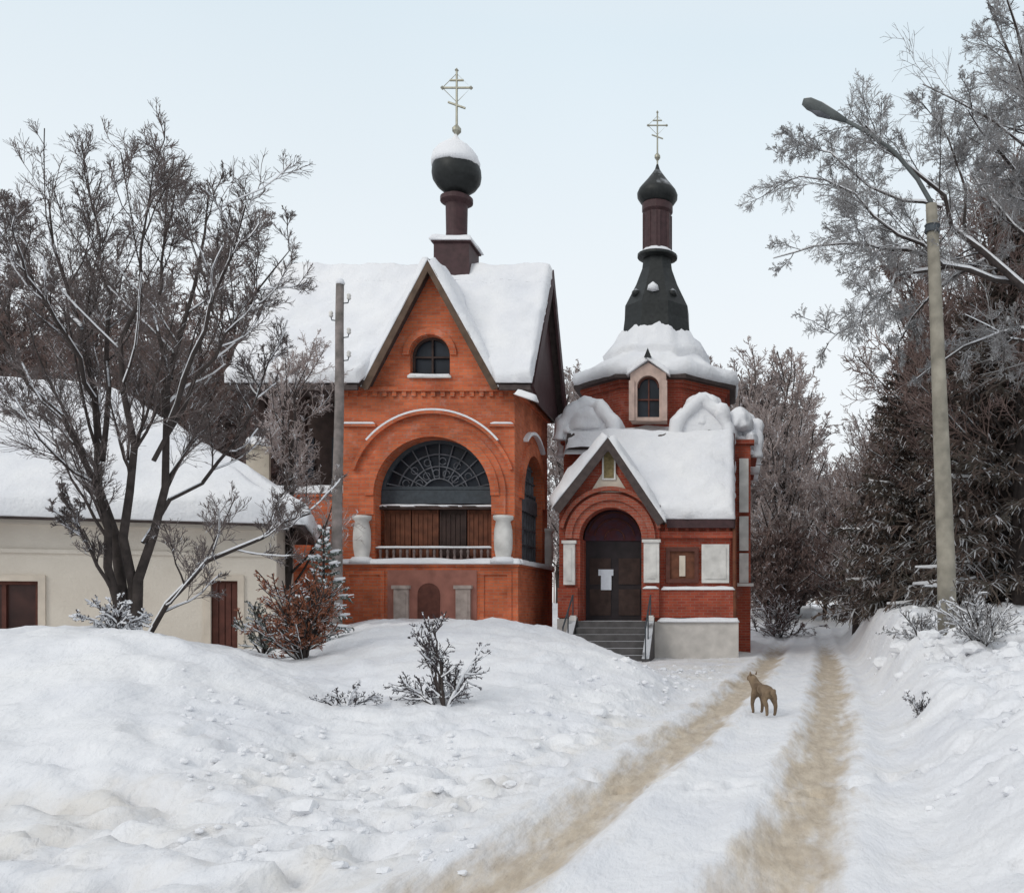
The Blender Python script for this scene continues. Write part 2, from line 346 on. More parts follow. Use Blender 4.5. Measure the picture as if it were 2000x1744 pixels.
# ------------------------------------------------------------------ terrain
TY = [3, 5, 7, 9, 11, 13, 16, 20, 24, 28, 34, 45, 80]
TU = {
 -900: [.5, .6, .9, 1.3, 1.5, 1.5, 1.3, 1.1, 1, 1, 1, .6, 0],
 -200: [.0, .05, .25, .9, 1.25, 1.27, 1.1, .9, .8, .8, .8, .5, 0],
 0:    [0, .03, .18, .85, 1.22, 1.24, 1.0, .8, .7, .7, .7, .4, 0],
 200:  [0, .02, .14, .82, 1.24, 1.24, 1.0, .7, .7, .7, .7, .4, 0],
 340:  [0, .02, .10, .65, 1.18, 1.16, .9, .65, .7, .7, .7, .4, 0],
 450:  [0, .02, .06, .42, .98, 1.02, .75, .6, .7, .7, .7, .4, 0],
 560:  [0, .0, .04, .2, .66, .74, .6, .6, .75, .8, .7, .4, 0],
 640:  [0, .0, .02, .10, .45, .62, .75, .95, .9, .9, .7, .4, 0],
 720:  [0, .0, .0, .06, .36, .62, .92, 1.18, 1.15, 1.1, .7, .4, 0],
 850:  [0, .0, .0, .04, .32, .6, .93, 1.2, 1.2, 1.1, .7, .4, 0],
 1000: [0, .0, .0, .02, .26, .54, .9, 1.2, 1.05, .8, .5, .3, 0],
 1080: [0, .0, .0, .0, .2, .48, .84, 1.1, .75, .2, .0, .3, 0],
 1160: [0, .0, .0, .0, .13, .38, .72, .74, .2, .0, .0, .2, 0],
 1230: [0, .0, .0, .0, .07, .26, .6, .4, .0, .0, .0, .1, 0],
 1280: [0, .0, .0, .0, .02, .16, .38, .06, .0, .0, .0, .05, 0],
 1330: [0, .0, .0, .0, .0, .05, .08, .0, .0, .0, .0, .0, 0],
 1430: [0, .0, .0, .0, .0, .0, .0, .0, .0, .0, .0, .0, 0],
 1640: [0, .0, .0, .02, .05, .08, .15, .3, .5, .7, .8, .3, 0],
 1700: [0, .05, .08, .15, .22, .32, .55, .9, 1.2, 1.3, 1.3, .5, 0],
 1770: [.05, .10, .17, .28, .38, .5, .8, 1.3, 1.62, 1.6, 1.4, .6, 0],
 1850: [.1, .18, .3, .42, .55, .68, .85, 1.1, 1.5, 1.6, 1.4, .6, 0],
 2000: [.2, .33, .48, .62, .75, .88, 1.1, 1.35, 1.5, 1.6, 1.4, .6, 0],
 2500: [.5, .7, .9, 1.05, 1.2, 1.3, 1.4, 1.5, 1.6, 1.6, 1.4, .6, 0]}
gu = np.linspace(-900, 2500, 240); gl = np.linspace(math.log(3), math.log(80), 160)
tu = np.array(sorted(TU)); tt = np.array([TU[k] for k in sorted(TU)])
lat = np.array([np.interp(gl, np.log(TY), row) for row in tt])
GT = np.array([np.interp(gu, tu, lat[:, j]) for j in range(len(gl))]).T
def blur(a, k, axis):
    w = np.exp(-np.linspace(-2, 2, 2 * k + 1) ** 2); w /= w.sum()
    p = np.pad(a, [(k, k) if i == axis else (0, 0) for i in range(2)], mode='edge')
    return sum(w[i] * np.take(p, range(i, i + a.shape[axis]), axis=axis) for i in range(2 * k + 1))
GT = blur(blur(GT, 3, 0), 6, 1)
LT_Y = [0, 5.1, 5.65, 8, 11.5, 18, 26, 36, 60, 100]; LT_X = [-2.4, -1.5, -1.35, -1.02, -.51, .22, 1.03, 1.9, 3.9, 7.2]
def track(y): return np.interp(y, LT_Y, LT_X)
def sst(a, b, x): t = np.clip((x - a) / (b - a), 0, 1); return t * t * (3 - 2 * t)
def ground_z(x, y, fine=False):
    x = np.asarray(x, float); y = np.asarray(y, float)
    yy = np.maximum(y, 3.0); u = AX + x / yy * F
    fu = np.clip((u + 900) / 3400 * (len(gu) - 1), 0, len(gu) - 1.001); fl = (np.clip(np.log(yy), gl[0], gl[-1]) - gl[0]) / (gl[-1] - gl[0]) * (len(gl) - 1); fl = np.clip(fl, 0, len(gl) - 1.001)
    i = fu.astype(int); j = fl.astype(int); a = fu - i; b = fl - j
    z = (GT[i, j] * (1 - a) + GT[i + 1, j] * a) * (1 - b) + (GT[i, j + 1] * (1 - a) + GT[i + 1, j + 1] * a) * b
    c = track(y) + .85
    d = x - c
    z = z * np.where(d > 0, sst(1.5, 2.5, d), sst(1.3, 2.2, -d) * 1.0)
    z = z + 1.5 * sst(33, 60, y) + .6 * sst(60, 400, y)
    bank = np.clip(z / .5, 0, 1)
    road = sst(2.2, 1.4, np.abs(d))
    z = z + (fbm(x * .55, y * .55, 3) - .5) * .28 * (.25 + .75 * bank) * (1 - road) * sst(120, 40, y)
    if fine:
        lump = fbm(x * 2.3 + 5, y * 2.3, 4)
        right = sst(1.6, 3.0, d)
        churn = np.clip(sst(-1.2, -2.2, d) * (1 - bank) * sst(14, 8, y), 0, 1)
        z = z + (lump - .5) * (.11 * bank + .05 + .14 * right + .14 * churn) * (1 - .8 * road)
        rid = np.abs(fbm(x * 1.6 + 9, y * 3.0 + 2, 3) - .5) * 2
        z = z - np.clip(.25 - rid, 0, 1) * .42 * churn * (1 - road)
        hol = fbm(x * 3.1 + 31, y * 3.1 + 17, 2)                       # footprints and sunk places
        z = z - sst(.60, .72, hol) * .17 * (churn + right * .9) * (1 - road)
        for k, dd in enumerate((x - track(y), x - track(y) - 1.7)):
            z = z - .085 * np.exp(-(dd / .28) ** 4) + .045 * np.exp(-((np.abs(dd) - .46) / .12) ** 2) * (.3 + 1.4 * fbm(x * 3 + 70, y * 2, 2))
        z = z + (fbm(dd * 8 + 3, y * 1.1, 2) - .5) * .022 * np.exp(-(dd / .35) ** 4) + .012 * np.sin(y * 9 + 3 * np.sin(dd * 6)) * np.exp(-(dd / .3) ** 4) * fbm(x, y * .5, 2)
        z = z + (fbm(x * 5, y * 1.2, 3) - .5) * .04
        cr_ = np.abs(fbm(x * 2.6 + 60, y * 2.6 + 80, 3) - .5) * 2          # wind crust edges
        z = z + np.clip(.16 - cr_, 0, 1) * .14 * (1 - road)
    return z
FP = []
for k in range(34):                           # boot prints: up to the church, along the verge, over the right bank
    FP.append((-2.2 + .06 * k + .16 * (k % 2), 6.0 + .62 * k))
for k in range(26): FP.append((2.6 + .05 * k + .18 * (k % 2), 5.5 + .6 * k))
for k in range(22): FP.append((-5.2 + .35 * k, 8.1 + .22 * math.sin(k * .7) + .17 * (k % 2)))
def footprints(x, y):
    z = np.zeros_like(x)
    for fx, fy_ in FP:
        m_ = (np.abs(x - fx) < .5) & (np.abs(y - fy_) < .5)
        if m_.any():
            d = ((x[m_] - fx) / .085) ** 2 + ((y[m_] - fy_) / .16) ** 2
            z[m_] += -.09 * np.exp(-d ** 2) + .03 * np.exp(-((np.sqrt(d) - 1.5) / .35) ** 2)
    return z
def gz(x, y): return float(ground_z(x, y, True))

def axis_pts(segs):
    out = [segs[0][0]]
    for a, b, st in segs:
        n = max(1, round((b - a) / st)); out += list(np.linspace(a, b, n + 1)[1:])
    return np.array(out)
gx = axis_pts([(-1500, -200, 130), (-200, -60, 14), (-60, -24, 2), (-24, -12, .3), (-12, -7, .12), (-7, 6.5, .07), (6.5, 12, .2), (12, 40, 2), (40, 200, 16), (200, 1500, 130)])
gy = axis_pts([(-60, -6, 9), (-6, 2, .8), (2, 4, .15), (4, 13, .065), (13, 22, .14), (22, 40, .3), (40, 90, 2), (90, 300, 15), (300, 2000, 170)])
XX, YY = np.meshgrid(gx, gy)
ZZ = ground_z(XX, YY, True) + footprints(XX, YY)
nx, ny = len(gx), len(gy)
def surf(name, mask, label=None):
    ids = np.full(nx * ny, -1)
    I, J = np.meshgrid(np.arange(nx - 1), np.arange(ny - 1)); sel = mask.ravel()
    a = (J * nx + I).ravel()[sel]; f = np.stack([a, a + 1, a + nx + 1, a + nx], 1)
    used = np.unique(f); ids[used] = np.arange(len(used)); f = ids[f]
    vx, vy, vz = XX.ravel()[used], YY.ravel()[used], ZZ.ravel()[used]
    me = bpy.data.meshes.new(name); me.from_pydata(np.stack([vx, vy, vz], 1).tolist(), [], f.tolist())
    me.polygons.foreach_set('use_smooth', [True] * len(me.polygons))
    at = me.attributes.new('sand', 'FLOAT', 'POINT'); dl = np.abs(vx - track(vy)); dr = np.abs(vx - track(vy) - 1.7)
    wob = (fbm(vx * .9, vy * .9, 3) - .5)
    wl = .42 + .4 * wob; wr = .40 + .36 * wob
    s = np.maximum(np.exp(-(dl / wl) ** 2), np.exp(-(dr / wr) ** 2)) * sst(46, 24, vy)
    st_ = fbm((vx - track(vy)) * 9 + 40, vy * .9, 3)
    s = s * (.45 + .55 * fbm(vx * 1.5 + 3, vy * .8, 3) + .5 * st_)
    at.data.foreach_set('sand', []) if False else at.data.foreach_set('value', s.astype(np.float32))
    ag = me.attributes.new('grime', 'FLOAT', 'POINT')
    dd = vx - track(vy) - .85; z0 = ground_z(vx, vy)
    ed = np.exp(-((np.abs(dd) - 1.7) / .5) ** 2) * .5 + np.exp(-(dd / 1.6) ** 2) * .25
    flat = sst(.35, .12, z0) * sst(-1.0, -2.2, dd) * sst(16, 9, vy) * .5
    foot = np.exp(-((z0 - .2) / .13) ** 2) * sst(-2, -5, vx) * sst(10, 8, vy) * .62
    fore = sst(-1.2, -2., dd) * sst(18, 21, vy) * sst(33, 28, vy) * sst(.2, .05, z0) * .75
    g = .5 * np.clip(ed + flat + foot + fore, 0, 1) * (.35 + 1.3 * fbm(vx * .7 + 11, vy * 1.1, 4)) * sst(60, 30, vy)
    ag.data.foreach_set('value', g.astype(np.float32))
    me.materials.append(M['ground'])
    o = bpy.data.objects.new(name, me); COL.objects.link(o); o['kind'] = 'structure'
    return o
cxm = (XX[:-1, :-1] + XX[1:, 1:]) / 2; cym = (YY[:-1, :-1] + YY[1:, 1:]) / 2
rm = (np.abs(cxm - track(cym) - .85) < 1.65) & (cym > -6) & (cym < 60)
surf('road', rm); surf('snowy_ground', ~rm)

# ------------------------------------------------------------------ orange brick chapel (left)
Y0 = 26.0; PX = Y0 / F
XL, XR = U(670, Y0), U(1005, Y0); XC = U(842, Y0)
ch = thing('brick_chapel', 'orange brick chapel with tall front gable, big arched opening and snow capped onion dome', 'chapel', (XC, Y0 + 2.4, 1.0))
YB = 30.6; YM = 28.4
zE = V(750, Y0); zA = V(512, Y0)
ZB = -.2
aC, aR, aZs = U(846, Y0), 114 * PX, V(968, Y0); aZb = V(1092, Y0)
gC, gR, gZs, gZb = U(840, Y0), .56, V(694, Y0), V(735, Y0)
w = MB()
w.poly([(XL, ZB), (XR, ZB), (XR, zE), (U(965, Y0), zE), (XC, zA), (U(715, Y0), zE), (XL, zE)], [arch(aC, aR, aZs, aZb, 28), arch(gC, gR, gZs, gZb, 14)], Y0, Y0 + .45)
# side wall (right) with its own arch and gable
zR = V(530, 28.4)
w.poly([(Y0 + .45, ZB), (YB, ZB), (YB, zE), (YM, zR - .35), (Y0 + .45, zE)], [arch(28.35, 1.45, aZs, aZb, 24)], XR - .4, XR, 'yz')
w.poly([(XL - 2.9, zE), (XL - 2.9, ZB), (XR - .4, ZB), (XR - .4, zE)], [], YB - .4, YB)
wall = w.build('wall', M['brick'], ch)
# raised brick ring round the arch, stepped
rg = MB()
rg.poly(arc(aC, aZs, aR + .42, 0, 180, 30) + arc(aC, aZs, aR + .03, 180, 0, 30), [], Y0 - .07, Y0 + .02)
rg.poly(arc(aC, aZs, aR + .24, 0, 180, 30) + arc(aC, aZs, aR, 180, 0, 30), [], Y0 - .12, Y0 - .073)
for sx in (-1, 1):
    c = aC + sx * (aR + .21); rg.box(c - .2, c + .2, Y0 - .07, Y0 + .02, V(1005, Y0), aZs - .002)
rg.poly(arc(gC, gZs, gR + .2, 0, 180, 16) + arc(gC, gZs, gR + .02, 180, 0, 16), [], Y0 - .06, Y0 + .02)
rg.build('arch_ring', M['brick'], ch)
sr = MB(); sr.poly(arc(28.35, aZs, 1.85, 0, 180, 24) + arc(28.35, aZs, 1.47, 180, 0, 24), [], XR - .02, XR + .08, 'yz'); sr.build('arch_ring', M['brick'], ch)
hm = MB(); HRd = 165 * PX
hm.poly(arc(aC, aZs, HRd, 18, 162, 30) + arc(aC, aZs, HRd - .09, 162, 18, 30), [], Y0 - .13, Y0 + .02)
hm.build('hood_mould', M['brick'], ch)
hs = MB(); hs.poly(arc(aC, aZs, HRd + .055, 40, 140, 26) + arc(aC, aZs, HRd + .003, 140, 40, 26), [], Y0 - .13, Y0 + .005)
hs.poly(arc(28.35, aZs, HRd * .92, 55, 125, 16) + arc(28.35, aZs, HRd * .92 - .09, 125, 55, 16), [], XR, XR + .14, 'yz')
hs.build_each('snow_line', M['snow'], ch)
sc = MB()
for a, b in ((XL, U(735, Y0)), (U(955, Y0), XR)): sc.box(a, b, Y0 - .08, Y0, V(834, Y0), V(827, Y0))
sc.box(XL - .03, XR + .03, Y0 - .1, Y0, zE - .22, zE - .1)
sc.box(XR, XR + .1, Y0 + .02, YB, zE - .22, zE - .1)
for k in range(18):
    x = XL + .1 + k * (XR - XL - .2) / 17; sc.box(x - .06, x + .06, Y0 - .07, Y0 - .001, zE - .36, zE - .222)
sc.build('string_course', M['brick'], ch)
ss = MB()
for a, b in ((XL, U(735, Y0)), (U(960, Y0), XR)): ss.snow([(a, Y0 - .09, V(827, Y0)), (b, Y0 - .09, V(827, Y0)), (b, Y0 - .003, V(827, Y0)), (a, Y0 - .003, V(827, Y0))], .035, .1, edge=.04)
ss.build_each('snow_line', M['snow'], ch, True)
# gable window
gw = MB(); gw.poly(arch(gC, gR, gZs, gZb, 14), [arch(gC, gR - .07, gZs, gZb + .07, 14)], Y0 + .2, Y0 + .28)
gw.box(gC - .025, gC + .025, Y0 + .21, Y0 + .27, gZb + .07, gZs + gR - .07); gw.box(gC - gR + .07, gC - .026, Y0 + .21, Y0 + .27, gZs - .03, gZs + .02); gw.box(gC + .026, gC + gR - .07, Y0 + .21, Y0 + .27, gZs - .03, gZs + .02)
gwo = gw.build('gable_window', M['wood_dark'], ch)
g = MB(); g.poly(arch(gC, gR - .03, gZs, gZb + .03, 14), [], Y0 + .3, Y0 + .31); g.build('pane', M['glass'], gwo)
g = MB(); g.box(gC - gR - .05, gC + gR + .05, Y0 - .1, Y0 + .15, gZb - .06, gZb - .002); si = g.build('window_sill', M['white'], ch)
g = MB(); g.snow([(gC - gR - .05, Y0 - .1, gZb), (gC + gR + .05, Y0 - .1, gZb), (gC + gR + .05, Y0 + .15, gZb), (gC - gR - .05, Y0 + .15, gZb)], .06, .1, edge=.05); g.build('snow', M['snow'], si, True)
# big arch: glazed lunette, beam, wooden panels, balustrade
lf = MB(); yl = Y0 + .5; zb = V(952, Y0)
lf.poly(arc(aC, aZs, aR + .02, 8, 172, 30), [arc(aC, aZs, aR - .09, 12, 168, 28)], yl, yl + .1)
lun = lf.build('lunette_frame', M['iron'], ch)
mt = MB()
for a in range(15, 180, 15):
    ca, sa = math.cos(R(a)), math.sin(R(a)); r0 = .5; r1 = aR - .06
    mt.tubes([[(aC + ca * r0, yl + .05, aZs + sa * r0 * .95 + .08), (aC + ca * r1, yl + .05, aZs + sa * r1)]], [[.022, .022]], 4)
for rr in (.5, .85, 1.2):
    mt.tubes([[(x, yl + .04, z + .05) for x, z in arc(aC, aZs, rr, 8, 172, 24)]], [[.022] * 25], 4)
for k in range(12):                        # small scrolls between the rays
    a = 22 + k * 12.4; rr = 1.02 if k % 2 else .68; cxs, czs = aC + rr * math.cos(R(a)), aZs + rr * math.sin(R(a)) + .04
    mt.tubes([[(x, yl + .02, z) for x, z in arc(cxs, czs, .1, 0, 330, 10)]], [[.016] * 11], 3)
mt.build('tracery', M['muntin'], lun)
g = MB(); g.poly(arc(aC, aZs, aR - .02, 6, 174, 30), [], yl + .12, yl + .14); g.build('pane', M['glass'], lun)
g = MB(); g.box(aC - aR, aC + aR, yl - .02, yl + .2, V(980, Y0), V(953, Y0)); bm_ = g.build('beam', M['iron'], ch)
g = MB(); g.snow([(aC - aR, yl - .16, V(985, Y0)), (aC + aR, yl - .16, V(985, Y0)), (aC + aR, yl - .03, V(985, Y0)), (aC - aR, yl - .03, V(985, Y0))], .04, .1, edge=.05, lump=.9); g.build('snow', M['snow'], bm_, True)
g = MB(); g.box(aC - aR, aC + aR, yl - .16, yl + .1, V(992, Y0), V(985, Y0)); g.build('ledge', M['wood_dark'], ch)
pw = (2 * aR - .1) / 4
for k in range(4):
    x0 = aC - aR + .05 + k * pw; g = MB()
    g.box(x0 + .02, x0 + pw - .02, yl + .08, yl + .14, aZb, V(992, Y0) - .002)
    for q in range(5):
        xx = x0 + .06 + q * (pw - .12) / 5; g.box(xx + .01, xx + (pw - .12) / 5 - .01, yl + .05, yl + .078, aZb + .12, V(1000, Y0))
    g.box(x0 + .02, x0 + .07, yl + .03, yl + .078, aZb, V(992, Y0) - .002); g.box(x0 + pw - .07, x0 + pw - .02, yl + .03, yl + .078, aZb, V(992, Y0) - .002)
    g.build('wood_panel', M['wood'] if k in (0, 1, 3) else M['wood_dark'], ch)
b = MB(); zb0, zb1 = V(1098, Y0), V(1068, Y0)
b.box(aC - aR + .01, aC + aR - .01, Y0 + .05, Y0 + .15, zb1 - .05, zb1); 
for k in range(17):
    x = aC - aR + .12 + k * (2 * aR - .24) / 16
    b.lathe([(.03, zb0), (.045, zb0 + .1), (.03, zb0 + .2), (.045, zb0 + .3), (.03, zb1 - .05)], x, Y0 + .1, 8)
bal = b.build('balustrade', mat('weathered_balustrade', (.19, .15, .14), .9, .3, 6), ch)
g = MB(); g.snow([(aC - aR, Y0 + .03, zb1), (aC + aR, Y0 + .03, zb1), (aC + aR, Y0 + .17, zb1), (aC - aR, Y0 + .17, zb1)], .03, .1, edge=.06); g.build('snow', M['snow'], bal, True)
# side arch filling
g = MB(); g.poly(arch(28.35, 1.43, aZs, aZb, 24), [], XR - .3, XR - .27, 'yz'); g.build('side_pane', M['glass'], ch)
g = MB(); g.box(XR - .26, XR - .16, 26.95, 29.75, V(985, Y0), V(953, Y0))
for k in range(9): yy = 27.0 + k * .34; g.box(XR - .26, XR - .2, yy - .02, yy + .02, aZb, aZs + math.sqrt(max(.01, 1.43 ** 2 - (yy - 28.35) ** 2)))
for zz in (5.0, 5.4, 5.8, 3.4, 3.9): g.box(XR - .27, XR - .19, 27.05, 29.65, zz - .02, zz + .02)
g.build('side_lattice', M['muntin'], ch)
# plinth
pz = V(1106, Y0 - .2); pl = MB()
pl.box(XL - .1, XR + .15, Y0 - .22, Y0 - .003, ZB, pz); pl.box(XR + .003, XR + .15, Y0, YB + .1, ZB, pz)
pl.box(XL - .12, XR + .2, Y0 - .28, Y0 - .003, pz + .002, pz + .09); pl.box(XR + .003, XR + .2, Y0, YB + .1, pz + .002, pz + .09)
for a, b in ((676, 752), (938, 1000)):      # raised panels
    x0, x1 = U(a, Y0 - .2), U(b, Y0 - .2); pl.poly([(x0, 1.1), (x1, 1.1), (x1, pz - .12), (x0, pz - .12)], [[(x0 + .12, 1.22), (x1 - .12, 1.22), (x1 - .12, pz - .24), (x0 + .12, pz - .24)]], Y0 - .26, Y0 - .219)
pl.build('plinth', M['brick'], ch)
pp = MB(); pp.box(U(758, 25.8), U(932, 25.8), Y0 - .25, Y0 - .221, .6, pz - .1); pp.build('plinth_panel', mat('pink_grey_plaster', (.30, .13, .10), .9, .2, 3, .2), ch)
pd = MB(); dx0, dx1 = U(815, 25.7), U(858, 25.7); pd.poly(arch((dx0 + dx1) / 2, (dx1 - dx0) / 2, V(1160, 25.7), .9, 12), [], Y0 - .28, Y0 - .251); pd.build('cellar_door', M['doorbrown'], ch)
for uu in (784, 905):
    g = MB(); x = U(uu, 25.7); g.box(x - .2, x + .2, Y0 - .36, Y0 - .252, .6, V(1150, 25.7)); g.box(x - .25, x + .25, Y0 - .4, Y0 - .252, V(1150, 25.7) + .002, V(1143, 25.7)); g.box(x - .14, x + .14, Y0 - .38, Y0 - .361, .7, V(1157, 25.7))
    g.build('plinth_pilaster', mat('dull_plaster', (.36, .30, .27), .9, .2, 6), ch)
# snow on the plinth ledge
g = MB(); g.snow([(XL - .14, Y0 - .32, pz + .09), (XR + .24, Y0 - .32, pz + .09), (XR + .24, Y0 - .002, pz + .09), (XL - .14, Y0 - .002, pz + .09)], .13, .12, 3, .09)
g.snow([(XR + .003, Y0, pz + .09), (XR + .24, Y0, pz + .09), (XR + .24, YB + .1, pz + .09), (XR + .003, YB + .1, pz + .09)], .13, .12, 4, .09)
g.build('ledge_snow', M['snow'], ch, True)
# stout whitewashed corner columns
def column(x, y, z0, z1, r):
    g = MB(); h = z1 - z0
    g.lathe([(r * 1.1, z0), (r * 1.1, z0 + .06 * h), (r * .8, z0 + .1 * h), (r, z0 + .3 * h), (r * 1.04, z0 + .5 * h), (r, z0 + .7 * h), (r * .8, z0 + .88 * h), (r * 1.12, z0 + .93 * h), (r * 1.12, z1)], x, y, 20)
    return g
for uu, rr, yy in ((707, .23, Y0 - .12), (983, .25, Y0 - .12)):
    x = U(uu, yy); c = column(x, yy, pz + .1, V(1008, Y0), rr).build('column', M['white'], ch, True)
    g = MB(); g.lathe([(rr * 1.5, pz + .09), (rr * 1.4, pz + .19), (rr * 1.05, pz + .26)], x, yy - .03, 16); g.build('snow', M['snow'], c, True)
column(XR + .02, 30.4, pz + .1, V(1008, Y0), .22).build('column', M['white'], ch, True)
# left wing: low brick wall with ledge, dark loggia above
lw = MB(); XW = XL - 2.75; zW = V(962, 26.3)
lw.poly([(XW, ZB), (XL - .002, ZB), (XL - .002, zW), (XW, zW)], [], 26.3, 26.7)
lw.box(XW, XW + .4, 26.702, YB - .402, ZB, zW)
lw.box(XW - .05, XL - .12, 26.2, 26.298, V(1108, 26.3), V(1100, 26.3)); lw.box(XW - .05, XL - .12, 26.2, 26.298, V(1030, 26.3), V(1024, 26.3)); lw.box(XW - .05, XL - .002, 26.2, 26.298, zW - .12, zW)
for k in range(4):
    x = XW + .5 + k * .58; lw.box(x - .08, x + .08, 26.22, 26.298, V(1100, 26.3) + .01, V(1030, 26.3) - .01)
lw.build('wing_wall', M['brick'], ch)
g = MB(); g.snow([(XW - .08, 26.16, zW), (XL, 26.16, zW), (XL, 26.72, zW), (XW - .08, 26.72, zW)], .2, .12, 5, .14); g.build('ledge_snow', M['snow'], ch, True)
g = MB(); g.box(XW + .1, XL - .01, 28.2, 28.3, zW, zE - .02); g.box(XL + .01, XL + .1, 26.46, 28.3, zW, zE); g.build('loggia_back_wall', M['wood_dark'], ch)  # dark brown so the deep shade under the eave is in the colour
for k in range(3):
    g = MB(); x = XW + .25 + k * 1.15; g.box(x - .09, x + .09, 26.4, 26.58, zW + .002, zE - .05); g.box(x - .14, x + .14, 26.36, 26.62, zE - .3, zE - .052); g.build('loggia_post', M['wood_dark'], ch)
g = MB(); 
for k in range(2):
    x = XW + .65 + k * 1.15; g.box(x - .3, x + .3, 28.14, 28.198, zW + .7, zW + 1.9)
g.build('loggia_window', M['glass'], ch)
# roof: long ridge left-right plus front cross gable
RX0, RX1 = -13.95, U(1050, 26.4); zr = V(527, YM); ze = V(748, 25.5); yf, yb = 25.5, 31.0
rf = MB()
gcx_, gzb_, gza_ = U(836, 25.62), V(754, 25.62), V(505, 25.62)
gl0_, gl1_ = U(706, 25.62), U(974, 25.62)
def ysl(z): return yf + (z - ze) / (zr - ze) * (YM - yf)
rf.slab([(RX0, yf, ze), (gl0_ + .05, yf, ze), (gcx_, ysl(gza_), gza_), (RX0, ysl(gza_), gza_)], .12)
rf.slab([(gl1_ - .05, yf, ze), (RX1, yf, ze), (RX1, ysl(gza_), gza_), (gcx_, ysl(gza_), gza_)], .12)
rf.slab([(RX0, ysl(gza_), gza_), (RX1, ysl(gza_), gza_), (RX1, YM, zr), (RX0, YM, zr)], .12)
def ccut(x, y, z): return abs(x - gcx_) < (gl1_ - gl0_) / 2 * (gza_ - z) / (gza_ - gzb_) - .24
rf.slab([(RX0, YM, zr), (RX1, YM, zr), (RX1, yb, ze), (RX0, yb, ze)], .12)
gy0 = 25.62; gzb = V(754, gy0); gza = V(505, gy0); gl0, gl1, gcx = U(706, gy0), U(974, gy0), U(836, gy0)
rf.slab([(gcx, gy0, gza), (gcx, YM, gza), (gl0, YM, gzb), (gl0, gy0, gzb)], .1)
rf.slab([(gl1, gy0, gzb), (gl1, YM, gzb), (gcx, YM, gza), (gcx, gy0, gza)], .1)
roof = rf.build('roof', M['fascia'], ch)
# dark verge boards on the front gable and the right gable end
vb = MB()
vb.poly([(gl0 - .02, gzb - .05), (gl0 + .18, gzb - .12), (gcx, gza - .38), (gl1 - .18, gzb - .12), (gl1 + .02, gzb - .05), (gcx, gza - .002)], [], gy0 - .05, gy0 - .003)
vb.build('verge_board', mat('verge_brown', (.10, .065, .045), .8, .3, 4), ch)
ge = MB(); ge.poly([(yf, ze - .1), (yf + .4, ze - .22), (YM, zr - .5), (yb - .4, ze - .22), (yb, ze - .1), (YM, zr - .003)], [], RX1 + .003, RX1 + .08, 'yz')
ge.poly([(yf + .3, ze - .16), (YM, zr - .5), (yb - .3, ze - .16)], [], RX1 - .25, RX1 - .2, 'yz')
ge.build('gable_end_boards', M['tin_brown'], ch)
ea = MB(); ea.box(RX0, gl0 - .05, yf - .05, yf + .05, ze - .2, ze - .05); ea.box(gl1 + .05, RX1, yf - .05, yf + .05, ze - .2, ze - .05); ea.box(RX0, XL, yf + .05, 26.4, ze - .18, ze - .13); ea.build_each('eaves_board', M['fascia'], ch)
sn = MB()
def ysn(z): return yf - .12 + (z - ze) / (zr - ze) * (YM - yf + .12)
zj = gza_ - .12
sn.snow([(RX0 - .05, yf - .12, ze), (gl0_ + .02, yf - .12, ze), (gcx_, ysn(zj), zj), (RX0 - .05, ysn(zj), zj)], .26, .11, 1, .2, .62, op=(3,))
sn.snow([(gl1_ - .02, yf - .12, ze), (RX1 + .06, yf - .12, ze), (RX1 + .06, ysn(zj), zj), (gcx_, ysn(zj), zj)], .26, .11, 1, .2, .62, op=(3,))
sn.snow([(RX0 - .05, ysn(zj), zj), (RX1 + .06, ysn(zj), zj), (RX1 + .06, YM, zr), (RX0 - .05, YM, zr)], .26, .11, 1, .2, .62, op=(2,))
sn.snow([(RX0 - .05, yb + .1, ze), (RX1 + .06, yb + .1, ze), (RX1 + .06, YM, zr), (RX0 - .05, YM, zr)], .26, .25, 2, .2, .62)
sn.snow([(gcx, gy0 - .06, gza), (gcx, YM, gza), (gl0 - .02, YM, gzb - .02), (gl0 - .02, gy0 - .06, gzb - .02)], .2, .16, 5, .14, .62)
sn.snow([(gl1 + .02, gy0 - .06, gzb - .02), (gl1 + .02, YM, gzb - .02), (gcx, YM, gza), (gcx, gy0 - .06, gza)], .2, .16, 6, .14, .62)
sn.build('roof_snow', M['snow'], roof, True)
# snowy corner bracket at the right eave
g = MB(); g.snow([(RX1 - .4, yf - .35, ze - .35), (RX1 + .2, yf - .3, ze - .55), (RX1 + .2, yf + .1, ze - .5), (RX1 - .4, yf + .1, ze - .3)], .14, .1, 8, .12); g.build('eaves_snow', M['snow'], roof, True)
# cupola
DC = U(842, Y0); q = YM / F
def ZV(v): return V(v, YM)
dx = U(892, YM)
pd = MB(); hw = 34 * q; pd.box(dx - hw, dx + hw, YM - hw, YM + hw, zr - 1.6, ZV(487)); pd.box(dx - hw - .06, dx + hw + .06, YM - hw - .06, YM + hw + .06, ZV(487) + .002, ZV(482))
ped = pd.build('cupola_base', M['tin_brown'], ch)
g = MB(); e = hw + .1; g.snow([(dx - e, YM - e, ZV(482)), (dx + e, YM - e, ZV(482)), (dx + e, YM + e, ZV(482)), (dx - e, YM + e, ZV(482))], .22, .08, 9, .3); g.build('snow', M['snow'], ped, True)
g = MB(); g.lathe([(23 * q, ZV(484)), (20 * q, ZV(456)), (21 * q, ZV(402)), (31 * q, ZV(396)), (31 * q, ZV(388)), (20 * q, ZV(385)), (19 * q, ZV(380))], dx, YM, 24); g.build('cupola_neck', M['tin_brown'], ch)
